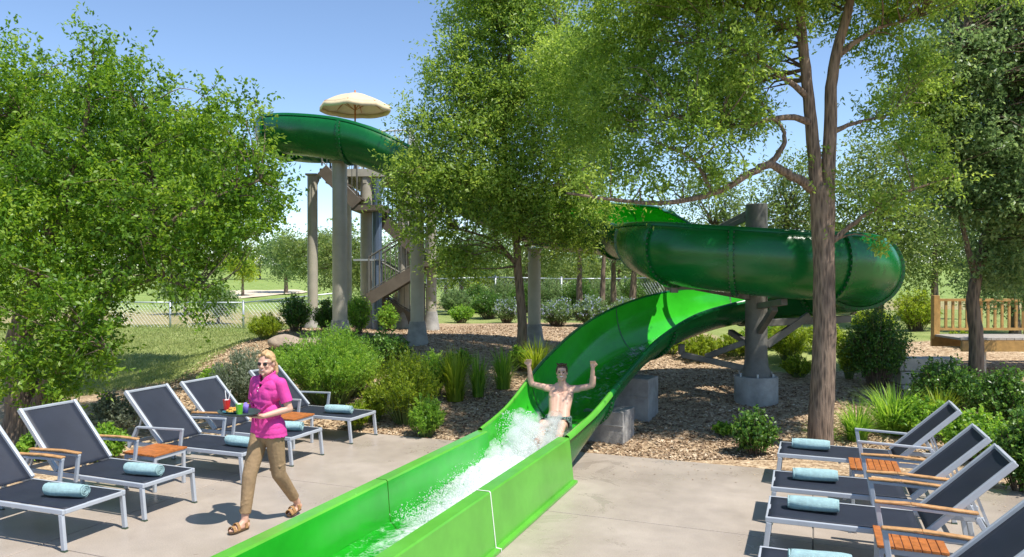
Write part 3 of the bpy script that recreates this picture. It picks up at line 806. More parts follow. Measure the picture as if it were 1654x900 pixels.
# ================================================================ TOWER
TX0, TX1, TY0, TY1, TZ = -5.15, -2.75, 20.4, 23.2, 5.22
tower = thing('slide_tower', 'tan slide tower with a raised platform and a switchback stair behind the columns', 'tower', (-4.2, 21.8, .9))
def tp(mb, name, mat, **k):
    mb.v = [tuple(Vector(p) - tower.location) for p in mb.v]; return mb.build(name, mat, tower, **k)
mb = MB(); mb.box(((TX0 + TX1) / 2, (TY0 + TY1) / 2, TZ - .1), (TX1 - TX0, TY1 - TY0, .2))
for k in range(5):
    xk = TX0 + .2 + k * (TX1 - TX0 - .4) / 4; mb.bar((xk, TY0 + .03, TZ - .29), (xk, TY1 - .03, TZ - .29), .1, .18)
tp(mb, 'platform', M['column'])
mb = MB()
def railing(mb, a, b_, h=1.05, sp=.14):
    a = Vector(a); b_ = Vector(b_); L = (b_ - a).length; n = max(2, int(L / sp))
    up = Vector((0, 0, h))
    mb.tube([a + up, b_ + up], .025, 6); mb.tube([a + up * .12, b_ + up * .12], .015, 5)
    for i in range(n + 1):
        p = a.lerp(b_, i / n); big = (i % 8 == 0 or i == n)
        mb.tube([p, p + up], .024 if big else .011, 5)
railing(mb, (TX0 + .6, TY1, TZ), (TX1, TY1, TZ)); railing(mb, (TX1, TY1, TZ), (TX1, TY0, TZ)); railing(mb, (TX0 + .9, TY0 + .5, TZ), (TX1, TY0 + .02, TZ))
tp(mb, 'railing', M['white_rail'])
def flight(a, b_, wdt):
    a = Vector(a); b_ = Vector(b_); d = b_ - a; n = max(3, int(abs(d.z) / .18)); hd = Vector((d.x, d.y, 0)).normalized(); sd = Vector((-hd.y, hd.x, 0))
    mb = MB()
    for s in (-1, 1):
        mb.bar(a + sd * s * wdt / 2, b_ + sd * s * wdt / 2, .07, .30)
    for i in range(n):
        p = a.lerp(b_, (i + .5) / n); mb.box(p + Vector((0, 0, .1)), (.30, wdt - .08, .05), Matrix.Rotation(math.atan2(hd.y, hd.x), 3, 'Z'))
    f = tp(mb, 'stair_flight', M['stair'])
    for s in (-1, 1):
        mb = MB(); railing(mb, a + sd * s * wdt / 2 + Vector((0, 0, .1)), b_ + sd * s * wdt / 2 + Vector((0, 0, .1)), 1.0, .16)
        mb.v = [tuple(Vector(p) - tower.location) for p in mb.v]
        mb.build('handrail', M['dark_post'], f)
flight((-4.9, 20.1, 5.1), (-4.0, 20.1, 4.2), .9)
mb = MB(); mb.box((-3.75, 20.5, 4.12), (.8, 1.7, .14)); tp(mb, 'landing', M['stair'])
flight((-3.75, 21.2, 4.05), (-2.3, 21.2, 2.75), .9)
mb = MB(); mb.box((-2.0, 20.85, 2.68), (.8, 1.8, .14)); tp(mb, 'landing', M['stair'])
flight((-2.35, 20.4, 2.6), (-3.75, 20.4, 1.75), .9)
flight((-3.7, 21.3, 1.7), (-2.2, 21.3, .85), .9)
for cx_, cy_ in ((TX0 + .15, TY1 - .15), (TX1 - .15, TY1 - .15)):
    mb = MB(); mb.tube([(cx_, cy_, .6), (cx_, cy_, TZ - .2)], .15, 14); smooth_angle(tp(mb, 'leg', M['column']), 40)

# patio umbrella on the platform
ux, uy = (574 - 827) / FPX * 21.3, 21.3
umb = thing('patio_umbrella', 'cream patio umbrella open on the tower platform', 'umbrella', (ux, uy, TZ))
ez, tz, ur = 1.86, 2.22, .98
mb = MB(); n = 8; sub = 6; vs = []; fs = []; rows = 7
for i in range(rows + 1):
    f = i / rows; 
    for k in range(n * sub):
        a = 2 * math.pi * k / (n * sub); ph = (k % sub) / sub
        sag = 1 - .10 * math.sin(math.pi * ph) * f
        r = (.03 + (ur - .03) * f) * (1 - .06 * math.sin(math.pi * ph) * f)
        z = tz - (tz - ez) * f ** 1.15 + .05 * math.sin(math.pi * f)
        vs.append((r * math.cos(a), r * math.sin(a), z - .03 * math.sin(math.pi * ph) * f))
nk = n * sub
for i in range(rows):
    for k in range(nk): fs.append((i * nk + k, (i + 1) * nk + k, (i + 1) * nk + (k + 1) % nk, i * nk + (k + 1) % nk))
mb.add(vs, fs)
# scalloped valance
base = len(vs) - nk
mb.add([vs[base + k] for k in range(nk)] + [(vs[base + k][0] * 1.01, vs[base + k][1] * 1.01, vs[base + k][2] - .13) for k in range(nk)], [(k, (k + 1) % nk, nk + (k + 1) % nk, nk + k) for k in range(nk)])
cn = mb.build('canopy', M['canvas'], umb); smooth_angle(cn, 25)
sm = cn.modifiers.new('Solid', 'SOLIDIFY'); sm.thickness = .008
mb = MB(); mb.lathe([(.02, tz + .02), (.17, tz - .01), (.21, tz - .06), (.205, tz - .065)], n=16); mb.build('vent_cap', M['canvas'], umb, True)
mb = MB(); mb.tube([(0, 0, 0), (0, 0, tz + .09)], .024, 8); mb.build('pole', M['teak'], umb, True)
for k in range(8):
    a = 2 * math.pi * k / 8; mb = MB(); mb.tube([(0, 0, tz - .02), (.5 * math.cos(a), .5 * math.sin(a), tz - .15), (.97 * math.cos(a), .97 * math.sin(a), ez + .01)], .011, 5); mb.tube([(0, 0, 1.75), (.5 * math.cos(a), .5 * math.sin(a), tz - .17)], .009, 5); mb.build('rib', M['teak'], umb)
mb = MB(); mb.lathe([(.26, 0), (.26, .05), (.06, .09), (.03, .3)], n=18); mb.build('base', M['dark_post'], umb)
# ================================================================ LOUNGERS, TOWELS, SIDE TABLES
LW = .645; LH = .365
def make_lounger(back_deg=50, blen=.86, teak=True):
    """local x runs from the foot end (0) towards the head, y across"""
    root = thing('sun_lounger', 'lounger', 'sun lounger')
    ca, sa = math.cos(R(back_deg)), math.sin(R(back_deg))
    HX = 1.20
    mb = MB()
    for y in (0, LW): mb.bar((0, y, LH - .02), (HX + .55, y, LH - .02), .028, .045)
    for x in (.017, HX + .53): mb.bar((x, .017, LH - .022), (x, LW - .017, LH - .022), .034, .04)
    mb.bar((HX * .55, .017, LH - .052), (HX * .55, LW - .017, LH - .052), .03, .025)
    mb.build('frame', M['steel'], root, bevel=.006)
    for x, sp in ((.03, -.035), (HX + .42, .05)):
        for y in (0, LW):
            mb = MB(); mb.bar((x, y, LH - .042), (x + sp, y, .012), .032, .045, up=(1, 0, 0)); lg = mb.build('leg', M['steel'], root, bevel=.006)
            mb = MB(); mb.box((x + sp, y, .006), (.05, .036, .012)); mb.build('foot', M['bolt'], lg)
    # seat sling, sagging a little
    def sling(fx, name):
        nu, nv = 18, 10; mb = MB()
        for i in range(nu + 1):
            for j in range(nv + 1):
                u = i / nu; v = j / nv
                sag = .016 * math.sin(math.pi * v) * (.4 + .6 * math.sin(math.pi * u))
                mb.v.append(fx(u, .022 + (LW - .044) * v, sag))
        for i in range(nu):
            for j in range(nv):
                a = i * (nv + 1) + j; mb.f.append((a, a + nv + 1, a + nv + 2, a + 1)); mb.mi.append(0)
        o = mb.build(name, M['sling'], root, True); s = o.modifiers.new('Solid', 'SOLIDIFY'); s.thickness = .005
        return o
    sling(lambda u, y, s: (.02 + (HX - .03) * u, y, LH + .004 - s), 'seat_sling')
    bp = lambda u: (HX + .02 + ca * blen * u, LH + .012 + sa * blen * u)
    sling(lambda u, y, s: (bp(u)[0] + sa * s, y, bp(u)[1] - ca * s), 'back_sling')
    mb = MB()
    for y in (.0, LW):
        y2 = y + (.002 if y == 0 else -.002)
        mb.bar((HX + .02, y2, LH + .012), (bp(1.0)[0], y2, bp(1.0)[1]), .036, .05)
    mb.bar((bp(.985)[0], .02, bp(.985)[1]), (bp(.985)[0], LW - .02, bp(.985)[1]), .03, .03)
    mb.build('back_frame', M['steel'], root, bevel=.006)
    for y in (.05, LW - .05):
        mb = MB(); mb.bar((bp(.55)[0] + .02, y, bp(.55)[1] - .02), (HX + .5, y, LH - .02), .02, .02); mb.build('back_prop', M['galv'], root)
    for y, sg in ((-.036, -1), (LW + .036, 1)):
        mb = MB(); az = LH + .215
        mb.bar((.90, y, .30), (.86, y, az), .028, .04, up=(1, 0, 0)); mb.bar((HX + .50, y, .30), (HX + .36, y, az - .03), .028, .04, up=(1, 0, 0))
        mb.bar((.84, y, az), (HX + .36, y, az - .02), .034, .025)
        ar = mb.build('armrest', M['steel'], root, bevel=.005)
        if teak:
            mb = MB(); mb.bar((.84, y, az + .021), (1.1, y, az + .028), .055, .018); mb.bar((1.1, y, az + .028), (HX + .37, y, az + .006), .055, .018); mb.build('arm_cap', M['teak_pale'], ar, bevel=.006)
    return root
rl = random.Random(21)
RZL = math.atan2(AX, -AY)       # local x along -t (head to the left)
RZR = math.atan2(-AX, AY)       # local x along +t
def lounger(s, t, side, label, teak, ang=0):
    o = make_lounger((44 if side == 'R' else 45.5) + rl.uniform(-2.5, 2.5), .86 if side == 'R' else .83, teak)
    o['label'] = label; o['group'] = 'sun loungers on the deck left of the slide' if side == 'L' else 'sun loungers on the deck right of the slide'
    o.location = ST(s, t, 0); o.rotation_euler = (0, 0, (RZL if side == 'L' else RZR) + ang)
    return o
# left row: local y runs towards -s, so anchor at the far corner
Ls = [(5.40, 0.02), (6.28, -.01), (7.66, .01), (8.55, 0), (9.90, -.015)]
Ll = ['navy sling lounger cut off by the left edge, nearest the camera on the left side',
      'navy sling lounger with its whole back in view, just before the left teak table',
      'navy sling lounger behind the left teak table, its foot end just left of the woman',
      'navy sling lounger partly hidden behind the woman in pink',
      'navy sling lounger farthest from the camera, right beside the green bushes']
for (s, a), lb, tk in zip(Ls, Ll, (True, True, False, True, False)): lounger(s, -6.10, 'L', lb, tk, a)
# right row: local y runs towards +s
Rs = [(5.42, 0), (6.82, 0), (7.80, .01), (9.27, -.01)]
Rl = ['lounger cut off by the bottom edge at lower right, nearest the camera', 'navy sling lounger with teak arm caps just behind the lower right teak table',
      'navy sling lounger second from the deck edge, in front of the half hidden teak table', 'navy sling lounger last in the right row, up against the planting']
for (s, a), lb, tk in zip(Rs, Rl, (True, True, True, False)): lounger(s, -.36, 'R', lb, tk, a)

def towel_mesh():
    mb = MB(); L = .40; n = 30; rows = 16; rr = .068
    rng = random.Random(3)
    for i in range(rows + 1):
        f = i / rows
        for k in range(n):
            a = 2 * math.pi * k / n
            r = rr * (1 + .035 * math.sin(a * 3 + f * 5) + .03 * mnoise.noise((f * 6, a, 1)) - .10 * (abs(f - .5) * 2) ** 8)
            mb.v.append(((f - .5) * L + .01 * math.sin(a), r * math.cos(a), rr * .86 + r * math.sin(a) * .88))
    for i in range(rows):
        for k in range(n):
            a = i * n + k; b_ = i * n + (k + 1) % n; mb.f.append((a, b_, b_ + n, a + n)); mb.mi.append(0)
    # spiral ends: stepped coil
    for sg in (-1, 1):
        pts = []; turns = 2.6; m_ = 60
        for q in range(m_ + 1):
            a = turns * 2 * math.pi * q / m_; r = .008 + (rr - .016) * q / m_
            pts.append((sg * (L / 2 + .002), r * math.cos(a), rr * .86 + r * math.sin(a) * .9))
        mb.tube(pts, .0085, 6)
        mb.add([(sg * (L / 2 - .012), rr * .93 * math.cos(2 * math.pi * k / n), rr * .86 + rr * .82 * math.sin(2 * math.pi * k / n)) for k in range(n)], [tuple(range(n))])
    return mb
tw = towel_mesh().build('rolled_towel', M['towel'], None, True)
first = [True]
def towel(x, y, side, s, label, ang):
    o = tw if first[0] else tw.copy()
    if not first[0]: COL.objects.link(o)
    first[0] = False
    rz = RZL if side == 'L' else RZR
    base = Vector(ST(s, -6.10 if side == 'L' else -.36, LH + .004))
    p = base + Matrix.Rotation(rz, 3, 'Z') @ Vector((x, y, -.006))
    o.location = p; o.rotation_euler = (0, 0, rz + ang)
    tag(o, label, 'towel', 'rolled aqua towels on the loungers')
for i, ((s, a), lb) in enumerate(zip(Ls, ['rolled aqua towel on the lounger cut off by the left edge', 'rolled aqua towel on the lounger in front of the left teak table', 'rolled aqua towel just left of the woman in pink',
                          'rolled aqua towel just right of the woman, mostly behind her hip', 'rolled aqua towel on the farthest left lounger beside the bushes'])):
    towel([.36, .30, .27, .34, .42][i], [.33, .38, .36, .29, .34][i], 'L', s, lb, [.18, .08, -.07, .25, .1][i])
for i, ((s, a), lb) in enumerate(zip(Rs, ['rolled aqua towel cut off by the bottom edge at right', 'rolled aqua towel on the lounger beside the lower right teak table', 'rolled aqua towel on the lounger second from the deck edge', 'rolled aqua towel on the last lounger against the planting'])):
    towel([.42, .38, .40, .36][i], [.36, .34, .40, .37][i], 'R', s, lb, [.08, .0, .07, -.03][i])

def table(s, t, label, w=.48, h=.42, ang=0.0):
    root = thing('side_table', label, 'side table', ST(s, t, 0), RZR + ang, 'teak side tables between loungers')
    mb = MB(); n = 8
    for i in range(n):
        wd_ = w / n; mb.box((-w / 2 + wd_ * (i + .5), 0, h - .011), (wd_ - .006, w, .022))
    mb.build('tabletop', M['teak'], root, bevel=.003)
    mb = MB()
    for a, b_ in (((-1, -1), (1, -1)), ((1, -1), (1, 1)), ((1, 1), (-1, 1)), ((-1, 1), (-1, -1))):
        k = w / 2 - .03; mb.bar((a[0] * k, a[1] * k, h - .045), (b_[0] * k, b_[1] * k, h - .045), .03, .04)
    mb.build('frame', M['steel'], root)
    for sx in (-1, 1):
        for sy in (-1, 1):
            k = w / 2 - .03; mb = MB(); mb.bar((sx * k, sy * k, h - .03), (sx * k, sy * k, 0), .034, .034, up=(1, 0, 0)); mb.build('leg', M['steel'], root, bevel=.004)
table(6.62, -7.0, 'teak slatted side table between the second and third loungers on the left')
table(8.90, -6.88, 'teak slatted side table showing behind the tray beside the woman')
table(6.50, .70, 'big teak slatted side table at the lower right, nearest the camera')
table(8.88, .62, 'teak slatted side table half hidden by armrests at the right')

# ================================================================ CHAIN LINK FENCES
def fence(pts, h, label, post_sp=2.6, mesh_sp=.16):
    base = Vector((pts[0][0], pts[0][1], gz(*pts[0])))
    root = thing('chain_link_fence', label, 'fence', base)
    mesh = MB()
    for a, b_ in zip(pts[:-1], pts[1:]):
        L = math.hypot(b_[0] - a[0], b_[1] - a[1]); n = max(1, round(L / post_sp))
        P = [(a[0] + (b_[0] - a[0]) * i / n, a[1] + (b_[1] - a[1]) * i / n) for i in range(n + 1)]
        for i, p in enumerate(P):
            if i == n and b_ is not pts[-1]: continue
            q = Vector((p[0], p[1], gz(*p))) - base
            mb = MB(); mb.tube([q - Vector((0, 0, .1)), q + Vector((0, 0, h + .03))], .045, 8); mb.ell(q + Vector((0, 0, h + .05)), (.05, .05, .04), 8, 5); mb.build('fence_post', M['galv'], root, True)
        mb = MB()
        for i in range(n):
            u = Vector((P[i][0], P[i][1], gz(*P[i]) + h)) - base; v = Vector((P[i + 1][0], P[i + 1][1], gz(*P[i + 1]) + h)) - base
            mb.tube([u, v], .03, 6)
            m_ = int((v - u).length / mesh_sp); low = Vector((0, 0, h - .05))
            for k in range(m_ + 1):
                t0 = u.lerp(v, k / m_)
                kk = h / ((v - u).length)
                for sg in (-1, 1):
                    f2 = k / m_ + sg * kk * .8; hh = 1.0
                    if f2 < 0: hh = (k / m_) / (kk * .8); f2 = 0
                    if f2 > 1: hh = (1 - k / m_) / (kk * .8); f2 = 1
                    mesh.tube([t0, u.lerp(v, f2) - low * hh], .0045, 3, cap=False)
        mb.build('top_rail', M['galv'], root, True)
    mesh.build('wire_mesh', M['galv'], root)
def gp(px, Yd): return ((px - 827) / FPX * Yd, Yd)
fence([gp(120, 34), gp(160, 34), gp(393, 33), gp(540, 32)], 1.15, 'galvanised chain link fence crossing the lawn at left, in front of the golf course', 3.2)
fence([gp(690, 30), gp(1010, 31.5), gp(1090, 29)], 1.35, 'galvanised chain link fence behind the mulch bed and the flowering bushes', 2.6)

# ================================================================ BOARDWALK, WALLS AT RIGHT
bw = thing('boardwalk', 'golden timber footbridge with a picket railing at the right edge', 'footbridge', (*gp(1530, 14.5), 0))
bxo = Vector(bw.location)
def bp_(mb, name, mat, **k):
    mb.v = [tuple(Vector(p) - bxo) for p in mb.v]; return mb.build(name, mat, bw, **k)
bx0 = 8.4; bz = 1.2
mb = MB()
for k in range(40): mb.box((bx0 + .06 + k * .145, 14.74, bz), (.135, 1.0, .04))
bp_(mb, 'walkway', M['deckboard'])
mb = MB(); mb.box((bx0 + 2.9, 14.22, bz - .13), (5.8, .06, .2)); mb.box((bx0 + 2.9, 15.25, bz - .13), (5.8, .06, .2)); bp_(mb, 'side_beam', M['timber'])
for yy_ in (15.16,):
    mb = MB(); mb.bar((bx0, yy_, bz + .70), (bx0 + 5.8, yy_, bz + .70), .09, .05); mb.bar((bx0, yy_, bz + .12), (bx0 + 5.8, yy_, bz + .12), .05, .05)
    for k in range(41): mb.box((bx0 + .1 + k * .14, yy_, bz + .40), (.045, .035, .58))
    bp_(mb, 'railing', M['timber'])
    for k in range(4):
        mb = MB(); mb.box((bx0 + .03 + k * 1.85, yy_, bz + .36), (.12, .12, .86)); bp_(mb, 'railing_post', M['timber'], bevel=.008)
for xk in (bx0 + .55, bx0 + 3.4):
    mb = MB(); mb.tube([(xk, 14.6, gz(xk, 14.6) - .1), (xk, 14.6, bz - .06)], .13, 12); bp_(mb, 'pier', M['stone'], )
def stonewall(x0, x1, Yd, h, courses, label, zb=None):
    mb = MB(); rng = random.Random(int(x0 * 100)); z = (gz((x0 + x1) / 2, Yd) if zb is None else zb); ch = h / courses
    base = Vector((x0, Yd, z))
    for c in range(courses):
        x = x0 - rng.random() * .3
        while x < x1:
            w = rng.uniform(.35, .75); xa = max(x, x0); xb = min(x + w, x1)
            if xb - xa > .05: mb.box(((xa + xb) / 2, Yd + rng.uniform(-.025, .025) + c * .05, z + ch * (c + .5) - .02), (xb - xa - .015, .4, ch - .012))
            x += w
    mb.v = [tuple(Vector(p) - base) for p in mb.v]
    o = mb.build('stone_wall', M['stone'], None, bevel=.015); o.location = base; tag(o, label, 'stone wall')
x0, x1 = gp(1448, 14.0)[0], gp(1548, 14.0)[0]
stonewall(x0, x1, 14.0, .72, 3, 'low wall of pale limestone blocks at the foot of the timber footbridge', .18)
# round stone edged pool past the bridge
rx, ry = gp(1650, 13.2); rz_ = gz(rx, ry)
mb = MB()
for k in range(18):
    a = 2 * math.pi * k / 18; mb.box((.95 * math.cos(a), .75 * math.sin(a), .05), (.3, .22, .16), Matrix.Rotation(a + math.pi / 2, 3, 'Z'))
o = mb.build('stone_edging', M['stone'], None, bevel=.02); o.location = (rx, ry, rz_); tag(o, 'ring of pale stones edging a small round basin at the right edge', 'stone edging')
mb = MB(); mb.lathe([(.85, .02), (.84, .03)], n=30, squash=(1, .78)); o = mb.build('water', simple('basin_water', (.03, .05, .07), .08, .1, 3)); o.location = (rx, ry, rz_); tag(o, kind='structure')
# ================================================================ PEOPLE  (local frame: facing -y, x = the person's left)
def hand(mb, w, fdir, ndir, side, curl=.5, s=1.0, fist=False):
    """palm + four fingers + thumb from wrist w; fdir along the fingers, ndir out of the palm; side: +1 thumb on cross(ndir, fdir)"""
    w = Vector(w); f = Vector(fdir).normalized(); n = Vector(ndir); n = (n - f * n.dot(f)).normalized(); a = n.cross(f) * side
    pc = w + f * .05 * s
    mb.cap(w, w + f * .03 * s, .024 * s, .026 * s)
    for q in (-1, -.33, .33, 1):
        mb.cap(w + f * .02 * s + a * q * .018 * s, w + f * .085 * s + a * q * .026 * s, .0145 * s, .0125 * s, 10)
    for q, L in ((1, .068), (.33, .078), (-.33, .072), (-1, .055)):
        b = w + f * .085 * s + a * q * .028 * s; d = f; p = b
        seg = (L * .46, L * .32, L * .24) 
        for k, sl_ in enumerate(seg):
            ang = (1.35 if fist else curl * .6) * (.8 if k == 0 and not fist else 1)
            d = (d * math.cos(ang) + n * math.sin(ang)).normalized()
            n2 = n
            p2 = p + d * sl_ * s
            mb.cap(p, p2, (.0098 - .0008 * k) * s, (.0092 - .001 * k) * s, 8); p = p2
            n = (n * math.cos(ang) - (d * math.sin(ang))).normalized() if fist else n
        n = Vector(ndir); n = (n - f * n.dot(f)).normalized()
    t0 = w + f * .025 * s + a * .024 * s
    td = (f * .55 + a * .62 + n * .35).normalized(); t1 = t0 + td * .042 * s
    td2 = (f * .8 + n * .5 - a * (.35 if fist else 0)).normalized(); t2 = t1 + td2 * .03 * s
    mb.cap(t0, t1, .015 * s, .0115 * s, 9); mb.cap(t1, t2, .011 * s, .009 * s, 8)

def head_shapes(mb, c, yaw, pitch, s=1.0):
    """skull, jaw, nose, brows, cheeks, ears; returns a local->world function (face looks along -y)"""
    rot = Matrix.Rotation(yaw, 3, 'Z') @ Matrix.Rotation(pitch, 3, 'X'); c = Vector(c)
    T = lambda x, y, z: c + rot @ Vector((x * s, y * s, z * s))
    mb.ell(T(0, .012, .025), (.074 * s, .094 * s, .092 * s), 20, 14, rot=rot)
    mb.ell(T(0, -.022, -.035), (.060 * s, .066 * s, .078 * s), 18, 12, rot=rot)
    mb.cap(T(-.028, -.055, -.075), T(.028, -.055, -.075), .026 * s, .026 * s)          # chin
    mb.cap(T(0, -.078, -.098), T(0, -.07, -.095), .015 * s, .017 * s)
    for q in (-1, 1):
        mb.ell(T(q * .036, -.066, -.018), (.022 * s, .02 * s, .02 * s), 10, 8)         # cheek
        mb.cap(T(q * .052, .0, -.06), T(q * .03, -.055, -.085), .022 * s, .02 * s)     # jaw line
        mb.cap(T(q * .014, -.083, .022), T(q * .045, -.068, .024), .0085 * s, .008 * s, 8)
        mb.ell(T(q * .074, .012, -.008), (.010 * s, .02 * s, .03 * s), 10, 8, rot=rot) # ear
    mb.cap(T(0, -.084, .012), T(0, -.104, -.022), .0085 * s, .0125 * s, 10)            # nose
    for q in (-1, 1): mb.ell(T(q * .011, -.094, -.027), (.008 * s, .009 * s, .007 * s), 8, 6)
    mb.cap(T(-.018, -.084, -.047), T(.018, -.084, -.047), .007 * s, .007 * s, 8)
    mb.cap(T(-.015, -.083, -.062), T(.015, -.083, -.062), .008 * s, .008 * s, 8)
    return T, rot

# ---------------------------------------------------------------- woman with the tray
WZ = R(-28)
wc = (-2.385, 7.42, 0)
wom = thing('person', 'blond woman in magenta polo shirt and khaki trousers walking with a tray of drinks', 'person', wc, WZ)
mb = MB()
hc = Vector((0.0, -.015, 1.565))
T, hrot = head_shapes(mb, hc, R(18), R(3), .98)
mb.cap((0, .012, 1.38), (0, .0, 1.50), .056, .05)
# trunk (under the shirt) and legs (under the trousers) keep the skin one continuous figure
mb.cap((-.06, .01, 1.28), (.06, .01, 1.28), .078, .078); mb.cap((-.05, .0, 1.08), (.05, .0, 1.08), .075, .075); mb.cap((-.065, .01, .93), (.065, .01, .93), .08, .08)
mb.cap((0, 0, 1.08), (0, .01, 1.3), .085, .08); mb.cap((-.13, .01, 1.375), (.13, .01, 1.375), .042, .042)
HipR, KneR, AnkR, ToeR = (-.085, 0, .90), (-.065, -.17, .50), (-.05, -.245, .085), (-.055, -.40, .03)
HipL, KneL, AnkL, ToeL = (.085, .0, .90), (.085, .06, .48), (.06, .335, .125), (.06, .235, .03)
for Hh, K, A, Tt in ((HipR, KneR, AnkR, ToeR), (HipL, KneL, AnkL, ToeL)):
    mb.cap(Hh, K, .078, .052); mb.cap(K, A, .052, .034)
    a = Vector(A); t = Vector(Tt); hl = a + Vector((0, .03, -.045)) 
    mb.cap(hl, t + Vector((0, .06, .012)), .030, .032); mb.cap(a, t + Vector((0, .10, .02)), .034, .03); mb.cap(t + Vector((-.018, .05, 0)), t + Vector((-.012, 0, 0)), .02, .017); mb.cap(t + Vector((.018, .05, 0)), t + Vector((.016, .01, 0)), .02, .016)
ShR, ElR, WrR = (-.165, .01, 1.375), (-.235, .04, 1.13), (-.17, -.20, 1.085)
ShL, ElL, WrL = (.165, .01, 1.375), (.235, .05, 1.13), (.12, -.17, 1.085)
for S_, E_, W_ in ((ShR, ElR, WrR), (ShL, ElL, WrL)):
    mb.cap(S_, E_, .042, .036); mb.cap(E_, W_, .037, .025)
hand(mb, WrR, (.10, -.9, .02), (0, 0, 1), -1, .12)
hand(mb, WrL, (-.45, -.85, .05), (0, 0, 1), 1, .2)
body = remesh('body', mb, M['skin_w'], wom, .0062, 4)
# face
for q in (-1, 1):
    e = MB(); e.ell(T(q * .030, -.083, .006), (.023, .007, .017), 14, 8, rot=hrot); e.build('sunglass_lens', M['black'], wom, True)
e = MB(); e.bar(T(-.05, -.08, .011), T(.05, -.08, .011), .006, .006); e.tube([T(-.053, -.076, .01), T(-.076, -.01, .012)], .0028, 5); e.tube([T(.053, -.076, .01), T(.076, -.01, .012)], .0028, 5); e.build('sunglass_frame', M['black'], wom)
e = MB(); e.tube([T(x, -.0895 + abs(x) * .25, -.0535 + abs(x) ** 1.5 * 1.2) for x in (-.024, -.012, 0, .012, .024)], [.001, .0045, .0055, .0045, .001], 8); e.build('teeth', M['teeth'], wom, True)
for dz, r_ in ((-.0475, .0032), (-.0600, .0038)):
    e = MB(); e.tube([T(x, -.0905 + abs(x) * .28, dz + (.006 if abs(x) > .02 else 0)) for x in (-.027, -.014, 0, .014, .027)], [.001, r_, r_, r_, .001], 8); e.build('lip', M['lip_col'], wom, True)
# hair: swept back into a ponytail
mb = MB()
mb.ell(T(0, .022, .038), (.078, .090, .088), 20, 14, rot=hrot)
for q in (-1, 1):
    mb.cap(T(q * .038, -.060, .085), T(q * .068, .02, .03), .016, .022); mb.cap(T(q * .070, -.004, .035), T(q * .055, .06, -.02), .018, .022)
mb.cap(T(0, -.055, .105), T(0, .02, .125), .02, .014)
mb.cap(T(0, .09, .03), T(0, .115, .01), .032, .028); 
for dx in (-.014, 0, .014): mb.tube([T(dx, .11, .02), T(dx * 1.5 + .01, .135, -.04), T(dx * 1.6 + .02, .125, -.11), T(dx + .02, .11, -.165)], [.02, .024, .02, .006], 10)
hair = remesh('hair', mb, M['blond'], wom, .006, 3)
# cut the face free: drop hair vertices in front of the hairline
import bmesh
def carve(o, test):
    bm = bmesh.new(); bm.from_mesh(o.data)
    bmesh.ops.delete(bm, geom=[v for v in bm.verts if test(v.co)], context='VERTS'); bm.to_mesh(o.data); bm.free()
hinv = hrot.transposed()
def loc_h(v): return hinv @ (Vector(v) - hc)
carve(hair, lambda v: (lambda q: q.y < -.052 and q.z < .058 and abs(q.x) < .055)(loc_h(v)))
# polo shirt
mb = MB()
mb.cap((-.070, .005, 1.285), (.070, .005, 1.285), .100, .100); mb.cap((-.055, .0, 1.10), (.055, .0, 1.10), .098, .098); mb.cap((-.072, .01, .955), (.072, .01, .955), .109, .109)
mb.cap((-.075, .012, .90), (.075, .012, .90), .117, .117); mb.cap((-.075, .014, .85), (.075, .014, .85), .122, .122)
mb.cap((0, 0, .95), (0, 0, 1.3), .108, .11); mb.cap((-.135, .01, 1.376), (.135, .01, 1.376), .056, .056); mb.cap((-.09, -.02, 1.34), (.09, -.02, 1.34), .068, .068); mb.cap((-.06, .01, 1.40), (.06, .01, 1.40), .062, .062)
mb.ell((-.055, -.062, 1.26), (.066, .048, .075)); mb.ell((.055, -.062, 1.26), (.066, .048, .075)); mb.ell((0, -.055, 1.25), (.07, .05, .09)); mb.cap((-.05, -.05, 1.2), (.05, -.05, 1.2), .062, .062)
for S_, E_ in ((ShR, ElR), (ShL, ElL)):
    s_v = Vector(S_); e_v = Vector(E_); mb.cap(s_v, s_v.lerp(e_v, .80), .055, .056)
rf = random.Random(8)
for k in range(20):       # folds
    a = rf.uniform(-1.2, 1.2); z = rf.uniform(.92, 1.2); x = .165 * math.sin(a); y = -.102 * math.cos(a) - .008
    mb.cap((x, y, z), (x + rf.uniform(-.07, .07), y + .01, z + rf.uniform(.03, .11)), .009, .004, 8)
shirt = remesh('polo_shirt', mb, M['pink'], wom, .006, 2)
def cut_shirt(v):
    if v.z < .855 and abs(v.x) < .3: return True
    for S_, E_ in ((ShR, ElR), (ShL, ElL)):
        s_v = Vector(S_); d = (Vector(E_) - s_v); f = (v - s_v).dot(d) / d.length_squared
        if f > .74 and abs(v.x) > .155 and v.z > 1.05: return True
    q = v - Vector((0, -.02, 1.445)); 
    if (q.x ** 2 + (q.y) ** 2) < .058 ** 2 and v.z > 1.39: return True
    if v.y < -.03 and v.z > 1.33 and abs(v.x) < (v.z - 1.33) * .5: return True      # open V neck
    return False
carve(shirt, cut_shirt)
sm = shirt.modifiers.new('Solid', 'SOLIDIFY'); sm.thickness = .005; sm.offset = 0
mb = MB()   # collar
for q in (-1, 1):
    pts = [(q * .012, -.085, 1.365), (q * .05, -.058, 1.425), (q * .066, .01, 1.455), (q * .035, .068, 1.465), (0, .078, 1.466)]
    for a, b_ in zip(pts[:-1], pts[1:]): mb.bar(a, b_, .012, .042)
remesh('collar', mb, M['pink'], shirt, .006, 2)
mb = MB()
for k in range(2): mb.ell((0, -.128 + .012 * k, 1.31 + .03 * k), (.006, .004, .006), 8, 6)
mb.build('button', M['teeth'], shirt, True)
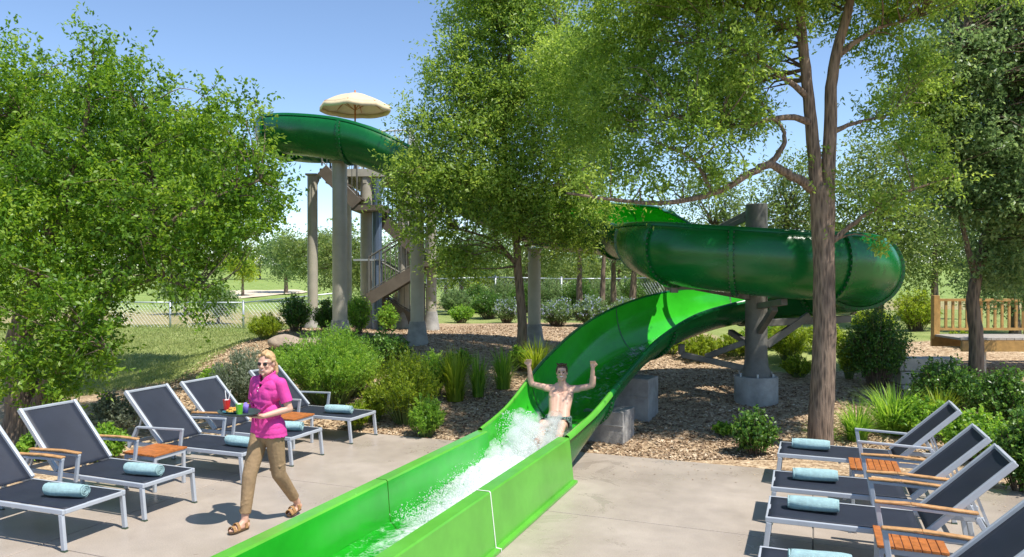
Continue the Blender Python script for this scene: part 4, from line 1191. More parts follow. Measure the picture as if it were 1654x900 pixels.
# trousers
mb = MB()
mb.cap((-.07, .012, .935), (.07, .012, .935), .095, .095); mb.cap((-.072, .018, .87), (.072, .018, .87), .103, .103)
for Hh, K, A in ((HipR, KneR, AnkR), (HipL, KneL, AnkL)):
    h_ = Vector(Hh); k_ = Vector(K); a_ = Vector(A)
    mb.cap(h_, k_, .094, .066); mb.cap(k_, a_.lerp(k_, .12), .066, .048)
    for j in range(10):
        f = rf.random(); p = h_.lerp(k_, f) if j < 4 else k_.lerp(a_, f * .75); an = rf.uniform(-2.6, -.5); r_ = .075 - .02 * (j >= 4)
        d = Vector((math.cos(an), math.sin(an), 0)); mb.cap(p + d * r_ - Vector((0, 0, .01)), p + Matrix.Rotation(.9, 3, 'Z') @ d * r_ + Vector((0, 0, rf.uniform(-.03, .03))), .009, .006, 8)
tr_ = remesh('trousers', mb, M['khaki'], wom, .0075, 3)
def cut_tr(v):
    if v.z > .99: return True
    for K, A in ((KneR, AnkR), (KneL, AnkL)):
        k_ = Vector(K); d = Vector(A) - k_; f = (v - k_).dot(d) / d.length_squared
        if f > .84 and (v - Vector(A)).length < .2: return True
    return False
carve(tr_, cut_tr)
sm = tr_.modifiers.new('Solid', 'SOLIDIFY'); sm.thickness = .006; sm.offset = 0
# sandals
for A, Tt in ((AnkR, ToeR), (AnkL, ToeL)):
    a = Vector(A); t = Vector(Tt); hl = a + Vector((0, .045, -.078)); tip = t + Vector((0, -.03, -.018))
    mb = MB(); n = 14
    d = (tip - hl); Ld = d.length; d.normalize(); sd = Vector((1, 0, 0)); up = sd.cross(d); up = up if up.z > 0 else -up
    prof = [(0, .014), (.08, .030), (.3, .034), (.55, .038), (.75, .044), (.9, .036), (1.0, .012)]
    for layer in (0, .016):
        for f, w_ in prof:
            for q in (-1, 1): mb.v.append(tuple(hl + d * Ld * f + sd * q * w_ + up * layer))
    m_ = len(prof) * 2
    for i in range(len(prof) - 1):
        b_ = i * 2; mb.f += [(b_, b_ + 2, b_ + 3, b_ + 1), (m_ + b_, m_ + b_ + 1, m_ + b_ + 3, m_ + b_ + 2), (b_, m_ + b_, m_ + b_ + 2, b_ + 2), (b_ + 1, b_ + 3, m_ + b_ + 3, m_ + b_ + 1)]
    mb.f += [(0, 1, m_ + 1, m_), (m_ - 2, 2 * m_ - 2, 2 * m_ - 1, m_ - 1)]; mb.mi = [0] * len(mb.f)
    sh = mb.build('sandal', M['sole'], wom)
    a0 = hl + up * .02
    for f, hgt, w_ in ((.82, .045, .042), (.62, .066, .04), (.22, .075, .036)):
        pts = []; mb = MB()
        for k in range(9):
            an = math.pi * k / 8; pts.append(hl + d * Ld * f + sd * w_ * math.cos(an) + up * (.016 + hgt * math.sin(an)))
        for p_, q_ in zip(pts[:-1], pts[1:]): mb.bar(p_, q_, .006, .032, up=d)
        mb.build('strap', M['sandal'], sh)
    mb = MB()
    pts = [hl + d * Ld * .28 + sd * .036 + up * .05, hl - d * .012 + up * .06, hl + d * Ld * .28 - sd * .036 + up * .05]
    for p_, q_ in zip(pts[:-1], pts[1:]): mb.bar(p_, q_, .008, .03)
    mb.build('strap', M['sandal'], sh)
# tray and what stands on it
bpy.context.view_layer.update()
Rw = Matrix.Rotation(WZ, 3, 'Z')
def wl(x, y, z): return tuple(Vector(wc) + Rw @ Vector((x, y, z)))
TRX, TRY, TRZ = -.05, -.31, 1.125
tray = MB(); pr = [(.0, 0), (.17, .0), (.195, .018), (.20, .018), (.175, -.008), (0, -.008)]
tray.lathe(pr[1:], n=30, squash=(1.12, .86)); 
tray.lathe([(.01, -.004), (.172, -.002)], n=30, squash=(1.12, .86))
to = tray.build('tray', M['tray'], None, True); to.location = wl(TRX, TRY, TRZ); to.rotation_euler = (0, 0, WZ); tag(to, 'dark oval serving tray held by the woman in pink', 'tray')
def glass(x, y, mat, name, label, h=.115, straws=2):
    t = thing(name, label, 'drink', wl(TRX + x, TRY + y, TRZ + .002))
    mb = MB(); mb.lathe([(.026, 0), (.031, h * .55), (.036, h), (.033, h), (.03, h - .012)], n=18); smooth_angle(mb.build('cup', M[mat], t), 40)
    mb = MB(); mb.lathe([(.031, h - .014), (.01, h - .012)], n=14); 
    r_ = random.Random(3)
    for k in range(5): mb.box((r_.uniform(-.015, .015), r_.uniform(-.015, .015), h - .01), (.016, .016, .014), Matrix.Rotation(r_.random(), 3, 'X'))
    mb.build('ice', M['teeth'], t)
    for k in range(straws): 
        mb = MB(); mb.tube([(.005 * k, 0, .02), (.03 - .05 * k, .015, h + .085)], .0035, 6); mb.build('straw', M['straw'], t)
    return t
glass(-.14, -.02, 'red_drink', 'red_cocktail', 'red iced drink with straws on the tray')
glass(.10, -.085, 'green_drink', 'green_cocktail', 'green drink in a glass on the tray, nearest the hand', .105, 0)
pt = thing('snack_plate', 'teal plate heaped with golden snacks on the tray', 'plate', wl(TRX - .03, TRY - .04, TRZ + .002))
mb = MB(); mb.lathe([(.04, 0), (.06, .004), (.098, .02), (.1, .022), (.06, .012), (.01, .01)], n=28); mb.build('dish', M['plate'], pt, True)
r_ = random.Random(5)
for k in range(16):
    a = r_.random() * 6.28; q = r_.random() ** .5 * .065; mb = MB()
    mb.ell((0, 0, 0), (.024, .014, .012), 9, 6, rot=Matrix.Rotation(r_.random() * 3, 3, 'Z') @ Matrix.Rotation(r_.uniform(-.6, .6), 3, 'Y'))
    for i, v in enumerate(mb.v): nz = 1 + .25 * mnoise.noise(Vector(v) * 90 + Vector((k, 0, 0))); mb.v[i] = (v[0] * nz + q * math.cos(a), v[1] * nz + q * math.sin(a), v[2] * nz + .024 + (.065 - q) * .4)
    mb.build('snack', M['food'], pt, True)
mb = MB(); mb.lathe([(.024, 0), (.026, .05), (.03, .075), (.02, .072), (.012, .095), (.004, .09)], n=12); o = mb.build('napkin_cup', M['napkin'], None, True); o.location = wl(TRX + .055, TRY + .03, TRZ + .002); tag(o, 'small violet cup on the tray between the snacks and the green drink', 'cup')

# ---------------------------------------------------------------- man sliding down
MZ = R(-12)
mc = ST(9.72, -3.17, .25)
def recline(p):
    x, y, z = p
    if y < -.15 or z < .12: return p
    f = min(1.0, (z - .12) / .555); return (x, y + .17 * f, z - .105 * f)
man = thing('person', 'bare chested man in dark patterned swim trunks sliding down with both fists raised', 'person', mc, MZ)
mb = MB()
hc2 = Vector((0.0, .265, .905))
T2, hrot2 = head_shapes(mb, hc2, R(4), R(-4), 1.0)
mb.cap((0, .275, .70), (0, .27, .83), .062, .056)
mb.cap((-.07, .05, .12), (.07, .05, .12), .105, .105)
for q in (-1, 1):
    mb.cap((q * .062, .07, .14), (q * .058, .135, .36), .098, .090); mb.cap((q * .058, .135, .36), (q * .082, .205, .57), .090, .094); mb.cap((q * .082, .205, .57), (q * .10, .25, .64), .094, .075)
mb.cap((-.04, .09, .2), (-.03, .19, .55), .09, .09); mb.cap((.04, .09, .2), (.03, .19, .55), .09, .09)
mb.cap((-.15, .262, .675), (.15, .262, .675), .060, .060); mb.cap((-.06, .268, .715), (.06, .268, .715), .050, .050)
mb.ell((-.08, .135, .585), (.078, .03, .05)); mb.ell((.08, .135, .585), (.078, .03, .05))          # chest
for z in (.36, .43):
    for q in (-1, 1): mb.ell((q * .032, .052 + (z - .36) * .36, z), (.032, .012, .026), 10, 8)    # abdomen
for q in (-1, 1):
    sh, el, wr = (q * .19, .262, .675), (q * .425, .235, .735), (q * (.455 if q < 0 else .44), .20, .985)
    mb.cap((q * .175, .262, .675), (q * .225, .255, .68), .062, .057)
    mb.cap(sh, el, .052, .041); mb.cap((q * .26, .25, .695), (q * .34, .24, .71), .05, .046); mb.cap(el, wr, .042, .028); mb.cap((q * .432, .235, .76), (q * .445, .22, .85), .044, .038)
    hand(mb, wr, (0, -.06, 1), (0, -1, 0), 1 if q < 0 else -1, fist=True, s=1.08)
    hp, kn, an = (q * .10, .03, .11), (q * .125, -.40, .235), (q * .11, -.78, .05)
    mb.cap(hp, kn, .088, .06); mb.cap(kn, an, .058, .036); mb.cap(an, (q * .13, -.86, .13), .034, .026); mb.cap((q * .11, -.79, .02), (q * .135, -.87, .11), .03, .03)
mb.v = [recline(p) for p in mb.v]
mbody = remesh('body', mb, M['skin_m'], man, .0065, 9)
hc2 = Vector(recline(hc2)); _T2 = T2; T2 = lambda x, y, z: Vector(recline(_T2(x, y, z)))
for q in (-1, 1):
    e = MB(); e.ell(T2(q * .030, -.081, .004), (.012, .006, .0065), 10, 7, rot=hrot2); e.build('eye', M['black'], man, True)
    e = MB(); e.tube([T2(q * .014, -.094, .022), T2(q * .032, -.092, .027), T2(q * .050, -.078, .020)], [.003, .004, .002], 6); e.build('eyebrow', M['brown_hair'], man, True)
    e = MB(); e.ell(recline((q * .088, .112, .565)), (.011, .005, .009), 10, 6); e.build('nipple', M['lip_col'], man, True)
e = MB(); e.tube([T2(x, -.0925 + abs(x) * .25, -.0535 + abs(x) ** 1.5 * 1.6) for x in (-.026, -.013, 0, .013, .026)], [.001, .006, .0085, .006, .001], 8); e.build('teeth', M['teeth'], man, True)
for dz, r_ in ((-.0450, .0015), (-.0630, .0025)):
    e = MB(); e.tube([T2(x, -.0935 + abs(x) * .28, dz + (.007 if abs(x) > .02 else 0)) for x in (-.029, -.015, 0, .015, .029)], [.001, r_, r_, r_, .001], 8); e.build('lip', M['lip_col'], man, True)
mb = MB(); mb.ell(T2(0, .022, .045), (.082, .098, .088), 20, 14, rot=hrot2)
r_ = random.Random(4)
for k in range(26):
    a = r_.uniform(0, 6.28); mb.cap(T2(.05 * math.cos(a), .01 + .065 * math.sin(a), .105), T2(.06 * math.cos(a) + r_.uniform(-.02, .02), .0 + .08 * math.sin(a), .125 - abs(math.sin(a)) * .012), .016, .008, 7)
for q in (-1, 1): mb.cap(T2(q * .074, -.018, .04), T2(q * .074, -.01, -.0), .012, .008)
mh = remesh('hair', mb, M['brown_hair'], man, .006, 2)
h2inv = hrot2.transposed()
carve(mh, lambda v: (lambda q: (q.y < -.045 and q.z < .066) or (q.z < -.012 and q.y < .03) or q.z < -.045)(h2inv @ (Vector(v) - hc2)))
# swim trunks
m, nt, out = nmat('patterned_trunks'); tc = node(nt, 'ShaderNodeTexCoord'); b = node(nt, 'ShaderNodeBsdfPrincipled', i_Roughness=.7)
v = node(nt, 'ShaderNodeTexVoronoi', i_Scale=22.0); n1 = node(nt, 'ShaderNodeTexNoise', i_Scale=18.0, i_Detail=3, i_Distortion=1.0)
nt.links.new(tc.outputs['Object'], v.inputs['Vector']); nt.links.new(tc.outputs['Object'], n1.inputs['Vector'])
a = node(nt, 'ShaderNodeMath', operation='MULTIPLY_ADD'); nt.links.new(n1.outputs['Fac'], a.inputs[0]); a.inputs[1].default_value = .7; nt.links.new(v.outputs['Distance'], a.inputs[2])
nt.links.new(ramp(nt, a.outputs[0], [(.3, (.01, .018, .015)), (.58, (.015, .03, .025)), (.64, (.03, .16, .08)), (.72, (.35, .45, .4)), (.78, (.02, .05, .05))]), b.inputs['Base Color'])
nt.links.new(b.outputs[0], out.inputs['Surface'])
mb = MB(); mb.cap((-.08, .055, .115), (.08, .055, .115), .118, .118); mb.cap((-.072, .105, .205), (.072, .105, .205), .114, .114)
for q in (-1, 1): mb.cap((q * .10, .03, .115), (q * .12, -.30, .205), .103, .092)
tk = remesh('swim_trunks', mb, m, man, .0075, 3)
carve(tk, lambda v: v.y < -.30 or (v.z > .262 and v.y > -.15))
sm = tk.modifiers.new('Solid', 'SOLIDIFY'); sm.thickness = .006; sm.offset = 0
# ================================================================ VEGETATION
def polyline(pts, per=5):
    return [tuple(p) for p in catmull([np.array(p, float) for p in pts], per)]
def limb(mb, pts, r0, r1, n=8, per=5, wob=.02, rng=random):
    P = polyline(pts, per); m_ = len(P)
    P = [(p[0] + rng.uniform(-wob, wob), p[1] + rng.uniform(-wob, wob), p[2]) if 0 < i < m_ - 1 else p for i, p in enumerate(P)]
    rr = [r0 + (r1 - r0) * (i / (m_ - 1)) ** .8 for i in range(m_)]
    mb.tube(P, rr, n); return P, rr

def tree(name, label, base, trunks, limbs, blobs, leaf, nclus, per, L, Wd, crad, seed, bark='bark', cat='tree', group=None, twigs=6, droop=.15, connect=.5, shell=.55, up=.35, tint_top=.0):
    """trunks/limbs: list of (points, r0, r1). blobs: (cx,cy,cz, rx,ry,rz) world ellipsoids filled with leafy sprays"""
    rng = np.random.default_rng(seed); rnd = random.Random(seed)
    t = thing(name, label, cat, base, 0, group); B = np.array(base, float)
    rel = lambda P: [tuple(np.array(p, float) - B) for p in P]
    sk = []
    mb = MB()
    for i, (P, a, b_) in enumerate(trunks):
        Q, rr = limb(mb, rel(P), a, b_, 12, 6, a * .06, rnd); sk += list(zip(Q, rr))
    tr = mb.build('trunk', M[bark], t, True)
    mb = MB()
    for P, a, b_ in limbs:
        Q, rr = limb(mb, rel(P), a, b_, 8, 5, a * .35, rnd); sk += list(zip(Q, rr))
    blobs = [np.array(q, float) for q in blobs]
    vol = np.array([q[3] * q[4] * q[5] for q in blobs]) ** .8; vol /= vol.sum()
    cc = []; oc = []
    for q, f in zip(blobs, vol):
        n = max(2, int(round(nclus * f)))
        d = unit(rng.normal(size=(n, 3))); rad = rng.random(n) ** (1 / 3.0); rad = np.where(rng.random(n) < shell, rng.uniform(.72, 1.04, n), rad)
        cc.append(q[:3] + d * rad[:, None] * q[3:6] - B); oc.append(np.repeat((q[:3] - B)[None], n, 0))
    cc = np.concatenate(cc); oc = np.concatenate(oc)
    # keep the sprays out of the ground
    keep = cc[:, 2] > .12
    cc, oc = cc[keep], oc[keep]
    skp = np.array([s[0] for s in sk]); skr = np.array([s[1] for s in sk])
    order = rng.permutation(len(cc))[:int(len(cc) * connect)]
    for i in order:
        c = cc[i]; dd = np.linalg.norm(skp - c, axis=1) + 2.5 * np.maximum(0, skp[:, 2] - c[2]); k = int(np.argmin(dd)); a = skp[k]
        if np.linalg.norm(c - a) > 1.7 or skr[k] > .075: continue
        mid = a * .5 + c * .5 + rng.normal(0, .10, 3) * np.linalg.norm(c - a) + np.array([0, 0, .08 * np.linalg.norm(c - a)])
        r0 = min(skr[k] * .55, .010 + .011 * np.linalg.norm(c - a)); limb(mb, [a, mid, c], r0, .004, 5, 3, .01, rnd)
    if mb.v: mb.build('branches', M[bark], t, True)
    arr = spray_leaves(rng, cc, crad * rng.uniform(.7, 1.3, len(cc)), per, twigs, oc, L, Wd, up, droop)
    leaves('crown', *arr, M[leaf], t)
    return t
def E(px, py, rx, ry, Y, dz=None):
    """ellipsoid blob sized in photo pixels at distance Y"""
    x, y, z = W(px, py, Y); s = Y / FPX
    return (x, y, z, rx * s, (dz if dz else .5 * (rx + ry) * s), ry * s)
P3 = W

# --- big live oak at left
bx_, by_ = W(32, 700, 11.2)[0], 11.2; bz_ = gz(bx_, by_)
tr = [([(bx_, by_, bz_ - .2), P3(38, 640, 11.2), P3(30, 560, 11.3), P3(60, 440, 11.4), P3(110, 300, 11.4)], .30, .09),
      ([(bx_ + .12, by_ - .05, bz_ - .2), P3(66, 650, 11.1), P3(105, 580, 11.0), P3(170, 480, 11.0), P3(240, 380, 11.1)], .17, .07),
      ([(bx_ + .55, by_ + .1, gz(bx_ + .55, by_) - .2), P3(92, 640, 11.3), P3(98, 560, 11.4), P3(140, 470, 11.6)], .07, .04)]
lm = [([P3(60, 440, 11.4), P3(20, 330, 11.6), P3(40, 200, 11.8)], .10, .03), ([P3(110, 300, 11.4), P3(140, 200, 11.4), P3(150, 110, 11.4)], .07, .02), ([P3(240, 380, 11.1), P3(330, 330, 11.0), P3(420, 290, 10.9)], .06, .02),
      ([P3(170, 480, 11.0), P3(250, 450, 10.8), P3(320, 470, 10.7)], .06, .02), ([P3(240, 380, 11.1), P3(250, 290, 11.2), P3(230, 180, 11.3)], .06, .02), ([P3(105, 580, 11.0), P3(150, 550, 10.5), P3(170, 560, 10.2)], .05, .02)]
bl = [E(25, 150, 75, 95, 11.8), E(140, 150, 42, 80, 11.5), E(170, 90, 30, 35, 11.4), E(215, 190, 75, 85, 11.4), E(320, 210, 70, 60, 11.2), E(395, 225, 45, 55, 11.0), E(420, 310, 52, 55, 10.9), E(440, 360, 30, 30, 10.9),
      E(110, 330, 130, 130, 11.3), E(280, 340, 125, 95, 11.0), E(370, 375, 50, 45, 10.8), E(305, 450, 55, 42, 10.7), E(325, 500, 16, 16, 10.7), E(50, 420, 80, 120, 10.6), E(120, 510, 78, 62, 10.2), E(50, 575, 50, 45, 10.0), E(145, 575, 40, 40, 10.2), E(85, 625, 60, 30, 10.3), E(20, 600, 40, 45, 10.2), E(120, 545, 70, 50, 10.6), E(210, 430, 70, 50, 10.7), E(-60, 300, 80, 220, 11.5), E(122, 75, 10, 26, 11.4), E(215, 92, 14, 28, 11.4), E(262, 130, 14, 26, 11.3), E(10, 62, 16, 24, 11.7), E(350, 150, 14, 20, 11.2), E(410, 168, 12, 18, 11.1), E(120, 260, 130, 130, 14.5), E(270, 300, 110, 90, 14.5), E(200, 330, 120, 90, 17.0), E(60, 380, 90, 120, 14), E(330, 350, 70, 60, 13.5), E(390, 290, 60, 60, 16.5), E(320, 250, 80, 60, 17.5), E(230, 280, 90, 80, 18), E(415, 335, 38, 38, 19.5), E(340, 320, 70, 60, 20), E(260, 350, 80, 60, 20.5)]
tree('oak_tree', 'big bushy live oak filling the left side behind the loungers, with several dark stems', (bx_, by_, bz_), tr, lm, bl, 'leaf_oak', 2550, 92, .074, .036, .32, 21, 'bark_dark', twigs=7, connect=.45)

# --- slim elm in the middle
bx_, by_ = W(840, 585, 15.2)[0], 15.2; bz_ = gz(bx_, by_)
tr = [([(bx_, by_, bz_ - .1), P3(843, 520, 15.2), P3(836, 430, 15.1), P3(832, 370, 15.0), P3(815, 260, 15.0), P3(820, 120, 15.0), P3(830, 20, 15)], .115, .03)]
lm = [([P3(836, 430, 15.1), P3(800, 390, 14.8), P3(740, 370, 14.6)], .05, .015), ([P3(832, 370, 15.0), P3(870, 310, 14.7), P3(910, 240, 14.6)], .06, .02), ([P3(815, 260, 15), P3(760, 190, 14.8), P3(735, 120, 14.7)], .05, .015),
      ([P3(822, 330, 15), P3(750, 300, 14.7), P3(680, 270, 14.6)], .05, .015), ([P3(818, 180, 15), P3(870, 120, 14.8), P3(900, 50, 14.7)], .045, .015)]
bl = [E(770, 45, 55, 55, 15), E(735, 130, 55, 60, 14.8), E(695, 215, 50, 45, 14.6), E(660, 290, 48, 36, 14.5), E(690, 360, 52, 42, 14.6), E(745, 420, 60, 34, 14.7), E(770, 250, 70, 70, 14.6), E(860, 60, 80, 70, 15), E(850, 170, 85, 75, 14.7), E(880, 280, 80, 55, 14.6), E(800, 345, 65, 40, 14.4), E(905, 370, 45, 26, 14.8), E(640, 330, 22, 30, 14.6), E(820, -30, 120, 50, 15), E(940, 330, 60, 36, 14.6), E(940, 390, 40, 22, 15), E(930, 120, 60, 60, 14.8), E(960, 240, 50, 50, 15), E(800, 150, 60, 60, 15.5), E(730, 285, 55, 34, 14.3), E(810, 305, 60, 36, 14.2), E(870, 345, 50, 28, 14.3)]
tree('elm_tree', 'airy elm with a thin straight trunk in front of the single pale column', (bx_, by_, bz_), tr, lm, bl, 'leaf_elm', 1600, 72, .082, .033, .42, 22, 'bark', twigs=6, connect=.3)

# --- big elm at right, in front of the slide
bx_, by_ = 4.24, 10.42; bz_ = gz(bx_, by_); TY = 10.42
tr = [([(bx_ - .03, by_, bz_ - .15), P3(1327, 680, TY), P3(1331, 560, TY), P3(1331, 450, TY), P3(1329, 360, TY), P3(1326, 300, TY)], .185, .12),
      ([P3(1330, 470, TY), P3(1322, 350, TY), P3(1312, 230, TY), P3(1302, 130, TY), P3(1290, 20, TY), P3(1285, -60, TY)], .118, .05), ([P3(1332, 470, TY), P3(1336, 350, TY), P3(1340, 210, TY), P3(1345, 110, TY), P3(1368, 20, TY), P3(1380, -50, TY)], .12, .05)]
lm = [([P3(1310, 305, TY), P3(1280, 285, TY - .1), P3(1243, 266, TY - .2), P3(1205, 285, TY - .35), P3(1150, 313, TY - .5), P3(1070, 328, TY - .6), P3(985, 322, TY - .5), P3(915, 312, TY - .4)], .075, .015),
      ([P3(1243, 266, TY - .2), P3(1262, 240, TY - .2), P3(1265, 215, TY - .1), P3(1250, 190, TY)], .045, .02), ([P3(1311, 200, TY), P3(1270, 190, TY - .2), P3(1180, 205, TY - .4), P3(1090, 190, TY - .6)], .06, .012), ([P3(1306, 160, TY), P3(1240, 110, TY - .2), P3(1160, 70, TY - .3)], .05, .012),
      ([P3(1343, 390, TY), P3(1368, 370, TY), P3(1400, 345, TY - .1), P3(1460, 312, TY - .2), P3(1540, 285, TY - .3)], .048, .01), ([P3(1340, 215, TY), P3(1378, 200, TY + .1), P3(1440, 185, TY + .2)], .045, .012), ([P3(1352, 90, TY), P3(1410, 50, TY), P3(1480, 30, TY)], .05, .012),
      ([P3(1150, 313, TY - .5), P3(1120, 260, TY - .6), P3(1060, 230, TY - .6)], .03, .01), ([P3(1295, 60, TY), P3(1220, 20, TY), P3(1120, -20, TY)], .05, .02)]
bl = [E(1000, 70, 75, 70, 11.6), E(1080, 40, 90, 60, 11), E(1050, 150, 90, 65, 10.9), E(985, 190, 55, 55, 11.4), E(1110, 215, 75, 60, 9.9), E(1010, 265, 60, 36, 10.6), E(1180, 100, 80, 75, 10.0), E(1190, 200, 50, 40, 10), E(1150, 270, 60, 26, 9.9), E(1240, 30, 70, 45, 10.3), E(1310, 10, 60, 40, 11), E(1060, 300, 45, 22, 9.9), E(950, 290, 30, 22, 10),
      E(1420, 40, 80, 48, 10.8), E(1470, 110, 55, 40, 10.8), E(1425, 190, 45, 30, 10.7), E(1480, 235, 45, 36, 10.4), E(1400, 330, 34, 24, 10.3), E(1350, 300, 14, 14, 10.3), E(1325, 260, 12, 18, 10.3), E(1440, 390, 30, 15, 10.4), E(1100, -40, 250, 60, 10.4), E(1400, -50, 200, 50, 10.6), E(960, 130, 40, 110, 12.5), E(905, 110, 50, 70, 13.2), E(930, 220, 40, 60, 13.2), E(1300, -70, 200, 50, 9.8), E(1560, -60, 160, 60, 9.6), E(1150, -80, 150, 50, 9.8), E(1150, 130, 60, 60, 11.6), E(1200, 150, 50, 70, 11.8), E(1520, 290, 40, 26, 10.2), E(1455, 328, 34, 22, 10.2), E(1480, 170, 60, 60, 12)]
tree('elm_tree', 'tall forked elm whose thick trunk stands in front of the big green curve', (bx_, by_, bz_), tr, lm, bl, 'leaf_elm', 2200, 70, .068, .028, .30, 23, 'bark', twigs=6, connect=.25, droop=.25)

# --- darker tree at the far right
bx_, by_ = W(1578, 600, 12.6)[0], 12.6; bz_ = gz(bx_, by_)
tr = [([(bx_, by_, bz_ - .1), P3(1578, 560, 12.6), P3(1572, 480, 12.6), P3(1585, 415, 12.6), P3(1600, 330, 12.6), P3(1600, 220, 12.5)], .13, .06), ([P3(1574, 440, 12.6), P3(1560, 390, 12.5), P3(1545, 320, 12.4)], .06, .03)]
lm = [([P3(1590, 400, 12.6), P3(1630, 340, 12.4), P3(1680, 300, 12.2)], .06, .02), ([P3(1545, 320, 12.4), P3(1510, 260, 12.2), P3(1490, 180, 12)], .04, .015), ([P3(1600, 260, 12.5), P3(1560, 150, 12.2), P3(1550, 60, 12)], .06, .02)]
bl = [E(1540, 110, 75, 70, 12.2), E(1620, 80, 75, 95, 12.4), E(1525, 210, 55, 50, 12.1), E(1610, 230, 85, 75, 12.2), E(1545, 310, 60, 42, 12.2), E(1630, 330, 70, 60, 12.1), E(1620, 420, 60, 45, 12.6), E(1700, 200, 80, 200, 12.4), E(1580, 10, 90, 45, 12.5), E(1660, 450, 50, 40, 13.4)]
tree('elm_tree', 'dark leaved tree on the right with a slim trunk in front of the footbridge', (bx_, by_, bz_), tr, lm, bl, 'leaf_dark', 1500, 56, .088, .040, .32, 24, 'bark_dark', twigs=6, connect=.4)

# --- background trees
def bgtree(px, pyb, Y, blobs, label, leaf, seed, nclus=220, per=36, rt=.16, Ls=.11, crad=.55, name='tree', group='trees in the background', lean=0, trunk_top=None, connect=.25):
    x = (px - 827) / FPX * Y; z = gz(x, Y)
    bb = [E(*q, Y + dy) for q, dy in blobs]
    top = np.mean([q[2] for q in bb]) if trunk_top is None else trunk_top
    tr = [([(x, Y, z - .2), (x + lean * .4, Y, z + (top - z) * .4), (x + lean, Y, top)], rt, rt * .35)]
    return tree(name, label, (x, Y, z), tr, [], bb, leaf, nclus, per, Ls, Ls * .5, crad, seed, 'bark_dark', 'tree', group, 5, .1, connect, .6)
bgtree(1270, 560, 23, [((1290, 300, 55, 55), 0), ((1240, 350, 45, 45), 0), ((1300, 380, 60, 50), .5)], 'light green tree behind the big post and forked trunk', 'leaf_bg', 31, 260)
bgtree(1420, 520, 21, [((1430, 270, 75, 50), 0), ((1400, 340, 60, 50), -.5), ((1470, 350, 55, 60), 0), ((1440, 420, 60, 50), 0)], 'light green tree between the forked trunk and the dark right tree', 'leaf_bg', 32, 420)
bgtree(1510, 540, 24, [((1520, 330, 60, 60), 0), ((1500, 420, 45, 50), 0), ((1560, 400, 50, 60), .5)], 'dull green tree behind the footbridge railing', 'leaf_bg', 33, 320)
bgtree(1640, 540, 19, [((1640, 430, 55, 60), 0), ((1600, 470, 36, 36), 0)], 'dark tree beyond the far end of the footbridge', 'leaf_dark', 34, 300, Ls=.09)
bgtree(1150, 520, 27, [((1150, 320, 60, 40), 0), ((1190, 380, 40, 45), 0), ((1110, 390, 50, 35), 0)], 'tree just above the bright far wall of the slide', 'leaf_bg', 35, 260)
for k, (px, Y, rt, cx, cy) in enumerate([(936, 24, .15, 930, 385), (971, 23, .13, 965, 360), (991, 25, .15, 1000, 390), (1021, 24, .17, 1030, 395), (1078, 26, .15, 1085, 400)]):
    bgtree(px, 500, Y, [((cx, cy, 34, 26), 0), ((cx - 12, cy - 35, 30, 30), .5)], ['brown trunked tree leftmost in the row behind the mulch, beside the flowers', 'dark thin tree trunk second from the left in the row behind the mulch', 'reddish tree trunk third from the left in the row behind the mulch',
           'thick brown tree trunk just left of the flume end', 'tree trunk seen just under the upper green curve'][k], 'leaf_dark', 40 + k, 90, 34, rt, .10, .45, group='row of trunks behind the mulch bed', trunk_top=3.4, lean=.1 * (k % 2))
bgtree(745, 470, 31, [((745, 420, 55, 36), 0), ((790, 400, 45, 40), 0), ((700, 440, 30, 26), 0)], 'dark tree beyond the fence behind the thin elm trunk', 'leaf_dark', 50, 260)
bgtree(850, 470, 33, [((860, 415, 50, 40), 0), ((900, 390, 45, 40), 0)], 'tree beyond the fence just right of the single column', 'leaf_bg', 51, 240)
bgtree(880, 470, 36, [((880, 440, 60, 26), 0), ((820, 446, 40, 22), 0), ((950, 446, 44, 22), 0)], 'low spreading tree just beyond the fence behind the single column', 'leaf_bg', 61, 260, Ls=.13)
bgtree(1060, 470, 34, [((1060, 425, 46, 40), 0), ((1120, 440, 44, 34), 0), ((1160, 410, 44, 50), 0)], 'tree beyond the fence seen through the gap below the upper curve', 'leaf_bg', 62, 320, Ls=.13)
bgtree(720, 470, 37, [((715, 440, 46, 26), 0), ((770, 446, 34, 20), 0)], 'low yellow green tree just beyond the fence right of the tower', 'leaf_yellow', 63, 180, Ls=.13)
bgtree(1230, 500, 30, [((1230, 430, 60, 50), 0), ((1300, 440, 60, 50), 0)], 'tree behind the post at the lower loop of the slide', 'leaf_bg', 64, 320, Ls=.12)
bgtree(1380, 500, 28, [((1380, 440, 50, 50), 0), ((1340, 420, 40, 40), 0)], 'tree right behind the bend of the flume at right', 'leaf_bg', 65, 300, Ls=.12)
bgtree(1000, 460, 38, [((1000, 410, 80, 40), 0), ((1080, 430, 50, 30), 0), ((940, 430, 40, 28), 0)], 'wide dark tree filling the gap behind the row of trunks', 'leaf_dark', 52, 320, Ls=.15, crad=.7)
bgtree(545, 480, 38, [((545, 430, 40, 46), 0), ((575, 415, 30, 34), 0), ((520, 400, 26, 24), 0)], 'green tree behind the tower columns', 'leaf_bg', 53, 260, Ls=.13)
bgtree(500, 470, 55, [((495, 420, 34, 34), 0), ((470, 400, 30, 26), 0), ((530, 410, 30, 34), 0)], 'tree past the lawn fence between the leftmost column and the oak', 'leaf_bg', 66, 240, Ls=.18, crad=.7)
bgtree(600, 470, 46, [((600, 430, 36, 40), 0), ((575, 440, 30, 30), 0)], 'bushy tree past the fence behind the blue grey pipe', 'leaf_bg', 67, 220, Ls=.15, crad=.6)
bgtree(420, 440, 100, [((420, 412, 40, 22), 0), ((360, 418, 40, 22), 0), ((300, 415, 40, 24), 0)], 'spreading tree on the crest of the golf course', 'leaf_bg', 68, 260, Ls=.3, crad=1.1)
bgtree(640, 480, 40, [((640, 430, 50, 46), 0), ((680, 420, 30, 40), 0)], 'tree behind the stair of the tower', 'leaf_dark', 54, 240, Ls=.13)
